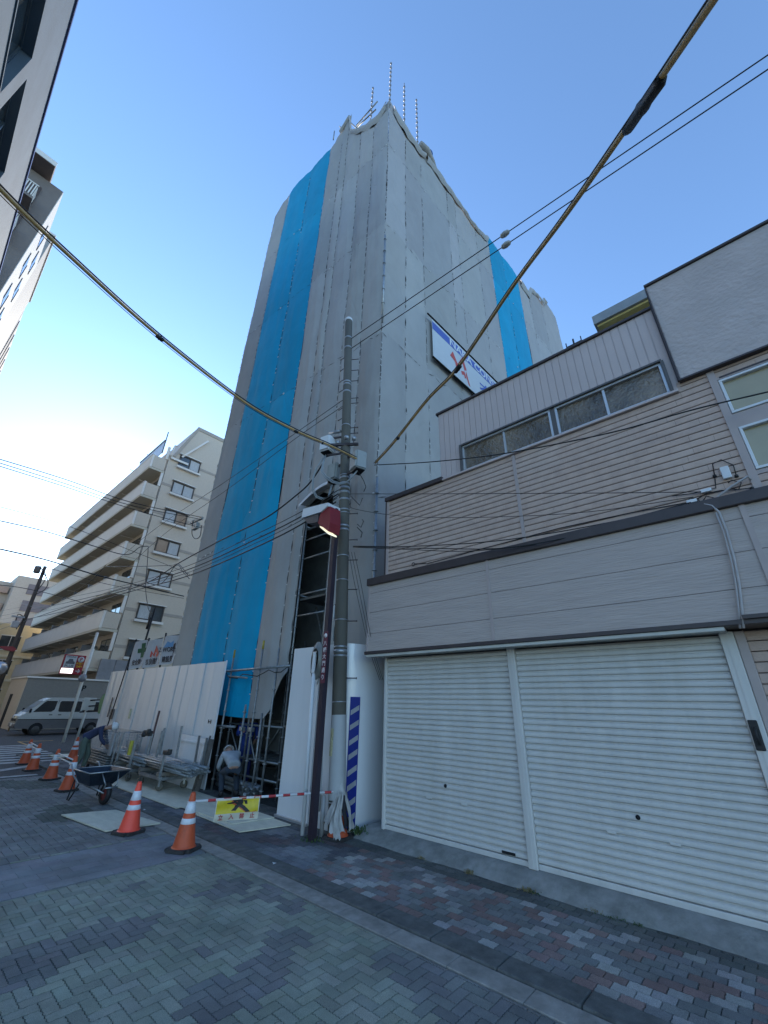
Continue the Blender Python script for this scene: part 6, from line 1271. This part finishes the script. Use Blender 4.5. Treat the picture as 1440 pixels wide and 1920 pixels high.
# ------------------------------------------------------------------ leaning pole far left with transformer
lpX = 5.25
fpz = thing('utility_pole', 'dark leaning looking utility pole at the far left with a transformer on top', 'utility pole', (lpX,40,0))
a = gy(85,1062,40); m = MB(); m.tube([(a.x+0.02,40,0),(a.x,40,a.z)], [0.17,0.11], 14); m.build('shaft', M('pole_dark',(0.08,0.072,0.068),0.85,var=0.15), fpz)
m = MB(); c = gy(70,1068,39.9); m.lathe([(0,0.25),(0.19,0.25),(0.21,0.2),(0.21,-0.22),(0.17,-0.27),(0,-0.27)], c, 16); m.build('transformer', M('trafo_grey',(0.14,0.14,0.15),0.5,0.3), fpz)
m = MB(); 
for P in (((76,1064),(86,1078),(83,1090),(72,1105)),((80,1072),(90,1090),(84,1105),(66,1115)),((28,1172),(34,1152),(44,1160),(30,1180))): m.tube(smooth([gy(x,y,39.8) for x, y in P]), 0.03, 6)
m.build('looped_cable', mCable, fpz)
m = MB(); c = gy(38,1157,39.8); m.bbox(c.x-0.5,c.x+0.25,39.7,39.85,c.z-0.05,c.z+0.05,0.01); c = gy(28,1170,39.8); m.bbox(c.x-0.2,c.x+0.2,39.6,39.85,c.z-0.25,c.z+0.2,0.03); m.build('bracket_box', M('trafo_pale',(0.35,0.37,0.4),0.5), fpz)
m = MB(); c = gy(16,1216,39.75); m.prism([(c.x-0.6,39.6,c.z+0.08),(c.x+0.15,39.6,c.z+0.16),(c.x+0.45,39.6,c.z-0.02),(c.x+0.3,39.6,c.z-0.18),(c.x-0.2,39.6,c.z-0.12)], (0,0.2,0)); m.build('red_lamp', mLampR, fpz)
m = MB(); c = gy(-1,1253,39.0); m.lathe([(0,0.05),(0.40,0.04),(0.44,0.0),(0.40,-0.04),(0,-0.05)], c, 28, 0, (-0.1,-1,0)); m.tube([c+Vector((0,0.06,0)), Vector((c.x,39.06,0))], 0.04, 8); tag(m.build('round_mirror', M('mirror_face',(0.35,0.37,0.4),0.15,0.6)), 'round traffic mirror at the left picture edge below the red lamp', 'mirror')
# bracket and coils on the tower's far edge
tp_ = thing('cable_bracket', 'bracket with coiled black wires at the left edge of the wrapped tower', 'bracket', tuple(gx(372,975,5.45)))
m = MB(); c = gx(372,975,5.5); m.bar(c+Vector((0,0.6,0.05)), c+Vector((0,-0.3,0)), 0.08, 0.08); m.bbox(c.x-0.06,c.x+0.06,c.y-0.1,c.y+0.25,c.z-0.35,c.z-0.12,0.02); m.build('bracket', mBox, tp_)
m = MB(); m.tube(smooth([gx(x,y,5.45) for x, y in ((362,975),(360,1000),(366,1010),(375,1005),(378,985))]), 0.014, 6); m.build('coil', mCable, tp_)

# ------------------------------------------------------------------ weeds, litter
mWeed = M('weed_green',(0.05,0.09,0.03),0.7,var=0.4,vs=20); mDry = M('weed_dry',(0.22,0.18,0.09),0.8,var=0.3,vs=20)
def tuft(label, x, y, z, n, h, mat, spread, leaf=0.01, name='weed', seed=0):
    r = random.Random(seed); m = MB()
    for i in range(n):
        a = r.uniform(0,6.28); b_ = Vector((x+r.gauss(0,spread), y+r.gauss(0,spread*1.6), z)); d_ = Vector((math.cos(a)*r.uniform(.2,1), math.sin(a)*r.uniform(.2,1), r.uniform(.5,1.6))).normalized()*h*r.uniform(.4,1); s_ = Vector((-math.sin(a), math.cos(a), 0))*leaf*r.uniform(.5,1.2); mid = b_+d_*0.6; tip = b_+d_+Vector((0,0,-h*0.25))
        m.add([b_-s_*0.4,b_+s_*0.4,mid+s_,tip,mid-s_], [(0,1,2,3,4)])
    return tag(m.build(name, mat), label, 'weed', 'weeds along the apron')
tuft('leafy green weed at the foot of the curved hoarding', 5.33, 5.16, 0.05, 60, 0.14, mWeed, 0.045, 0.018, seed=1)
tuft('small green weed between pole and white mirror post', 4.72, 5.02+0.45, 0.01, 50, 0.07, mWeed, 0.07, 0.012, seed=2)
for i, (px, py, n, h, mt, lab) in enumerate(((795,1612,50,.05,mDry,'dry brown tuft at the apron edge nearest the draped cone'),(885,1637,60,.06,mDry,'straw coloured tuft on the apron edge below the left shutter'),(1000,1668,60,.07,mDry,'straw tuft at the apron edge under the shutter mullion'),(1012,1672,40,.04,mWeed,'low moss patch beside the straw tuft under the mullion'),(1125,1703,40,.05,mDry,'small straw tuft at the apron edge under the right shutter'),(1160,1712,120,.035,mWeed,'wide mossy green strip along the apron right of centre'),(1205,1728,50,.03,mWeed,'small moss patch farthest right on the apron'))):
    p = gz(px, py); tuft(lab, 5.22, p.y, 0.012, n, h, mt, 0.02 if n < 100 else 0.05, 0.004, seed=10+i)
for i, (px, py, s, lab) in enumerate(((514,1620,.022,'white scrap of litter on the kerb'),(271,1519,.02,'tiny white scrap on the road behind the bright cone'),(1200,1727,.025,'pale crumpled scrap lying in the moss by the apron'))):
    p = gz(px, py, 0.02); m = MB(); m.add([p+Vector((-s,-s*.6,0.004)),p+Vector((s*.8,-s,0.012)),p+Vector((s,s*.7,0.006)),p+Vector((-s*.5,s,0.016))], [(0,1,2,3)]); tag(m.build('litter', mWhite), lab, 'litter', 'litter')

# ------------------------------------------------------------------ bring the survey units (eye height 1.75) to metres (eye height 1.95)
S = 1.95/1.75
for o in [o for o in sc.objects if o.parent is None and o.type in ('MESH', 'EMPTY')]:
    o.location = o.location*S; o.scale = o.scale*S
camo.location = camo.location*S
